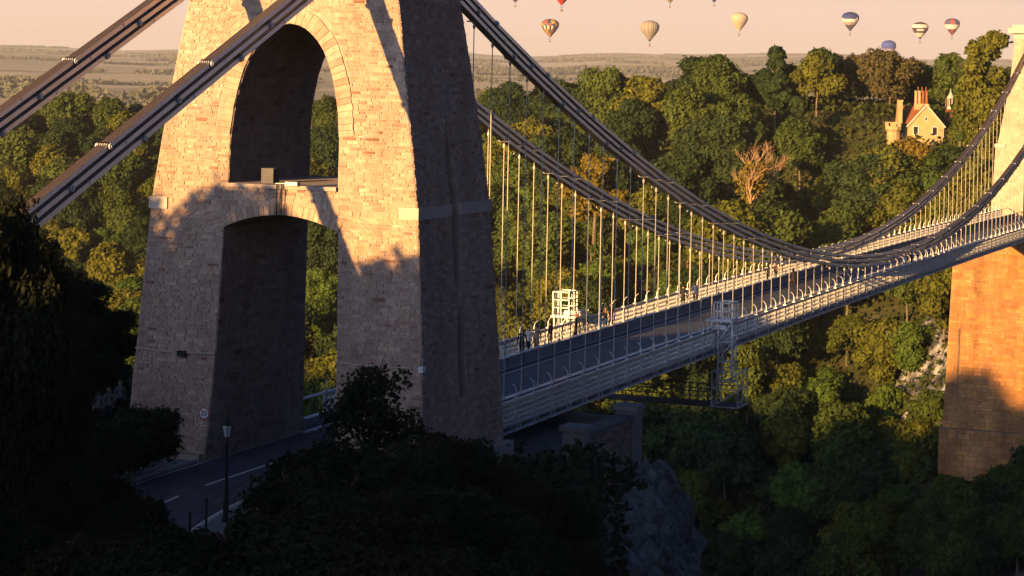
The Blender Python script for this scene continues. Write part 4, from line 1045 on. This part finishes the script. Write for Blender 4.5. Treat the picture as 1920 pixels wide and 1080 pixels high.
# ------------------------------------------------------------------ lamp, fences, sign
def lamp():
    p = at_plane(423, 978, 'z', RZ + .12); o = empty('street_lamp', tuple(p)); tag(o, 'black iron street lamp with glazed lantern on the pavement by the road', 'street lamp')
    mb = MB(); mb.lathe([(.16, 0), (.16, .12), (.11, .2), (.11, .8), (.07, .9), (.055, 3.0), (.08, 3.05), (.04, 3.12), (.04, 3.25)], 12); mb.bar((-.28, 0, 2.9), (.28, 0, 2.9), .03, .03); mb.build('post', M_black, o)
    ln = empty('lantern', (0, 0, 3.25), .35, o)
    for k in range(6):
        a0, a1 = k * math.pi / 3, (k + 1) * math.pi / 3; g = MB(); g.face([(.12*math.cos(a0), .12*math.sin(a0), 0), (.12*math.cos(a1), .12*math.sin(a1), 0), (.22*math.cos(a1), .22*math.sin(a1), .46), (.22*math.cos(a0), .22*math.sin(a0), .46)]); g.build('pane', M_glass, ln)
    f = MB()
    for k in range(6): a = k * math.pi / 3; f.bar((.125*math.cos(a), .125*math.sin(a), 0), (.228*math.cos(a), .228*math.sin(a), .46), .022, .022)
    f.lathe([(.05, -.02), (.14, -.02), (.14, .02), (.05, .02)], 6); f.lathe([(.25, .45), (.25, .49), (.13, .62), (.11, .7), (.05, .74), (.03, .86), (.0, .9)], 6); f.build('lantern_frame', M_black, ln)
lamp()
def fence(pts, label, h=1.0):
    o = empty('post_and_rail_fence', tuple(pts[0])); tag(o, label, 'fence'); b = Vector(pts[0])
    for p in pts:
        q = Vector(p) - b; mb = MB(); mb.lathe([(.05, -.1), (.05, h), (.075, h + .02), (.075, h + .08), (.0, h + .12)], 8, q); mb.build('post', M_black, o)
    for z in (h * .48, h * .94):
        mb = MB(); mb.tube([Vector(p) - b + Vector((0, 0, z)) for p in pts], .025, 6); mb.build('rail', M_black, o)
fence([(x, road_c(x) - 3.45 + (.0), RZ + .12) for x in (-20.5, -18.1, -15.4, -12.7, -10.0, -7.2, -5.2)], 'black post and rail fence along the kerb beside the street lamp')
A = [at_plane(u, v, 'z', RZ + .12) for u, v in ((262, 872), (315, 862), (374, 850))]
fence([tuple(p) for p in A], 'black railing in front of the left pier of the tower', 1.0)
def sign():
    x = -tab(AZ, 2.6) - .1; p = at_plane(383, 775, 'x', x); o = empty('speed_limit_sign', tuple(p)); tag(o, 'small round white 20 speed limit sign on the left pier', 'sign')
    d = MB(); d.lathe([(0, 0), (.28, 0), (.28, .03), (0, .03)], 24); q = d.build('disc', M_white, o); q.rotation_euler = (0, -math.pi / 2, 0)
    d = MB(); d.lathe([(.225, .034), (.275, .034), (.275, .04), (.225, .04)], 24); q = d.build('ring', mat('sign_red', (.35, .03, .03), .6, .1), o); q.rotation_euler = (0, -math.pi / 2, 0)
    cu = bpy.data.curves.new('numerals', 'FONT'); cu.body = '20'; cu.size = .33; cu.align_x = 'CENTER'; cu.align_y = 'CENTER'; cu.extrude = .004
    t = bpy.data.objects.new('numerals', cu); COL.objects.link(t); dg = bpy.context.evaluated_depsgraph_get(); me = bpy.data.meshes.new_from_object(t.evaluated_get(dg)); bpy.data.objects.remove(t)
    me.materials.clear(); me.materials.append(M_black); n = inst('numerals', me, o, (-.045, 0, 0)); n.rotation_euler = (math.pi / 2, 0, -math.pi / 2)
sign()

# ------------------------------------------------------------------ people
def body_mesh(pose, seed):
    """one continuous skinned figure, 1.72 m tall, facing +x; pose: 'stand' | 'walk' | 'lean'"""
    st = {'stand': .05, 'walk': .30, 'lean': .08}[pose]; ln = {'stand': 0, 'walk': .04, 'lean': .22}[pose]
    V = []; E_ = []; Rr = []
    def v(p, r, par=None):
        V.append(p); Rr.append(r); 
        if par is not None: E_.append((par, len(V) - 1))
        return len(V) - 1
    pel = v((0, 0, .93), .135); ch = v((ln * .4, 0, 1.14), .125, pel); sh = v((ln * .8, 0, 1.36), .13, ch); nk = v((ln, 0, 1.47), .058, sh); hd = v((ln + .02, 0, 1.56), .088, nk); tp = v((ln + .015, 0, 1.655), .085, hd)
    v((ln + .115, 0, 1.56), .018, hd)
    for s, f in ((1, st), (-1, -st)):
        hip = v((0, s * .095, .86), .105, pel); kn = v((f * .55 + .03, s * .1, .49), .068, hip); an = v((f - (.06 if f < 0 else 0), s * .1, .1 + (.04 if f < -.1 else 0)), .045, kn); v((f + .14, s * .11, .045 + (.03 if f < -.1 else 0)), .042, an)
        so = v((ln * .8, s * .19, 1.36), .062, sh)
        if pose == 'lean': el = v((ln + .16, s * .24, 1.12), .046, so); wr = v((ln + .42, s * .17, 1.12), .032, el); dx, dz = .07, -.02
        else: el = v((ln * .5 - f * .35, s * .245, 1.1), .046, so); wr = v((ln * .3 - f * .75 + .06, s * .24, .87), .032, el); dx, dz = .03, -.07
        x, y, z = V[wr]; pm = v((x + dx, y, z + dz), .036, wr)
        for q in range(4):
            a = v((x + dx * 1.9, y + (q - 1.5) * .02, z + dz * 1.9), .010, pm); v((x + dx * 2.4 + .01, y + (q - 1.5) * .019, z + dz * (2.5 - .1 * abs(q - 1.2))), .008, a)
        a = v((x + dx * 1.2 + .03, y - s * .02, z + dz * 1.2), .011, pm); v((x + dx * 1.6 + .045, y - s * .02, z + dz * 1.7), .009, a)
    me = bpy.data.meshes.new('body'); me.from_pydata(V, E_, []); o = bpy.data.objects.new('body', me); COL.objects.link(o)
    sk = o.modifiers.new('skin', 'SKIN'); sk.use_smooth_shade = True; o.modifiers.new('sub', 'SUBSURF').levels = 1
    for k, d in enumerate(me.skin_vertices[0].data): d.radius = (Rr[k] * (.8 if k in (ch, sh, pel) else 1), Rr[k] * (1.15 if k in (ch, sh, pel) else 1)); d.use_root = (k == 0)
    dg = bpy.context.evaluated_depsgraph_get(); dg.update(); out = bpy.data.meshes.new_from_object(o.evaluated_get(dg)); bpy.data.objects.remove(o)
    return out, ln, wr
BODY = {p: body_mesh(p, 1) for p in ('stand', 'walk', 'lean')}
M_skin = mat('skin', (.45, .27, .19), .6, .1, 5)
CL = {}
def cloth(c):
    if c not in CL: CL[c] = mat('cloth', c, .9, .2, 8)
    return CL[c]
def person(pos, rz, pose, top, legs, hair, label, group=None, sc=1.0, longhair=False):
    src, ln, _ = BODY[pose]; me = src.copy(); me.materials.clear()
    for m in (cloth(top), cloth(legs), M_skin, cloth((.03, .025, .02))): me.materials.append(m)
    o = bpy.data.objects.new('person', me)
    for p in me.polygons:
        c = p.center; hand = (abs(c.y) > .13 and c.z < .84 and pose != 'lean') or (pose == 'lean' and c.x > ln + .43)
        p.material_index = 3 if c.z < .085 else 2 if (c.z > 1.455 or (hand and abs(c.y) > .2)) else 1 if c.z < .9 and abs(c.y) < .19 else 0
    o.location = tuple(pos); o.rotation_euler = (0, 0, rz); o.scale = (sc,) * 3; link(o); tag(o, label, 'person', group)
    h = MB(); h.lathe([(.03, -.14 if longhair else -.02), (.088, -.1 if longhair else .0), (.104, .05), (.1, .11), (.07, .155), (0, .17)], 10, (ln - .022, 0, 1.55)); h.build('hair', cloth(hair), o, True)
    return o
black, jean, tan, wht, blu = (.02, .02, .025), (.04, .06, .11), (.36, .22, .10), (.62, .60, .58), (.03, .05, .16)
def foot_far(u, v, y=3.85):                                      # a figure on the far footway, by the pixel of its head
    p = at_plane(u, v, 'y', y); return (p[0], y, zd(p[0]) + .62)
def foot_near(u, v, y=-3.9):
    p = at_plane(u, v, 'y', y); return (p[0], y, zd(p[0]) + .62)
dk, bl, gr, bn = (.02, .015, .01), (.55, .36, .12), (.3, .28, .26), (.08, .04, .02)
person(foot_far(979, 632), 3.4, 'walk', black, black, dk, 'person all in black walking at the tower end of the far footway')
person(foot_far(992, 624), 3.1, 'walk', wht, black, bn, 'person in a pale top and black trousers on the far footway')
person(foot_far(1006, 622), 3.2, 'walk', (.33, .24, .2), (.3, .24, .22), dk, 'person in dusty brown clothes behind the far girder')
person(foot_far(1032, 614), 1.4, 'stand', (.03, .05, .08), (.35, .33, .33), dk, 'person in a dark blue jacket beside the gantry cage')
person(foot_far(1080, 604), 1.7, 'stand', black, black, (.30, .10, .03), 'person with red hair and black coat beside the gantry cage')
person(foot_far(1136, 572), 2.6, 'walk', tan, wht, bl, 'blonde person in tan top and white trousers on the far footway', longhair=True)
person(foot_far(1146, 570, 4.2), 2.6, 'walk', black, black, dk, 'dark clad companion of the blonde person in white trousers')
person(foot_far(1281, 547), .2, 'walk', black, black, dk, 'broad figure in black coat walking towards mid-span')
person(foot_far(1304, 543), .2, 'walk', blu, black, dk, 'person with long dark hair and blue bag colours walking towards mid-span', longhair=True)
person(foot_far(1441, 508), .1, 'walk', black, black, dk, 'dark figure at the far lattice near mid-span', longhair=True)
person(foot_far(1457, 506), .1, 'walk', (.10, .05, .04), black, bn, 'brown clad figure at the far lattice near mid-span')
p = at_plane(1487, 543, 'z', zd(80) + .5); person((p[0], p[1], zd(p[0]) + .5), .2, 'walk', black, black, dk, 'lone dark figure walking on the roadway at mid-span')
person(foot_near(1696, 488), 3.0, 'lean', wht, wht, gr, 'person in white leaning on the near parapet')
person(foot_near(1707, 485), 3.0, 'stand', black, black, dk, 'person in black beside the one in white on the near footway')
person(foot_far(1832, 421), .1, 'walk', black, jean, dk, 'tiny dark figure on the footway close to the far tower')
for u, v, top, lg, hr, lb in ((107, 798, (.5, .55, .6), jean, dk, 'person in a pale blue shirt among the shaded trees by the road'), (183, 790, wht, black, dk, 'person in a white shirt on the pavement left of the tower'),
                              (203, 786, (.55, .5, .4), jean, bl, 'blonde person in a cream top on the pavement left of the tower'), (224, 776, (.3, .3, .32), black, gr, 'person with pale hair standing closest to the left pier')):
    p = at_plane(u, v, 'z', RZ + .12); g = max(ground(p[0], p[1]), .4); person((p[0], p[1], g), -2.5, 'walk', top, lg, hr, lb, longhair=True)

# ------------------------------------------------------------------ evening haze over the valley
def haze():
    mb = MB(); mb.box((-850, -8900, -77.5), (16900, 12900, 190)); m = bpy.data.materials.new('haze'); m.use_nodes = True; n = m.node_tree.nodes; n.clear()
    v = n.new('ShaderNodeVolumePrincipled'); v.inputs['Density'].default_value = 6e-5; v.inputs['Color'].default_value = (.78, .84, 1.0, 1); v.inputs['Anisotropy'].default_value = 0.0
    o = n.new('ShaderNodeOutputMaterial'); m.node_tree.links.new(v.outputs[0], o.inputs['Volume']); stuff(mb.build('haze', m))
haze()
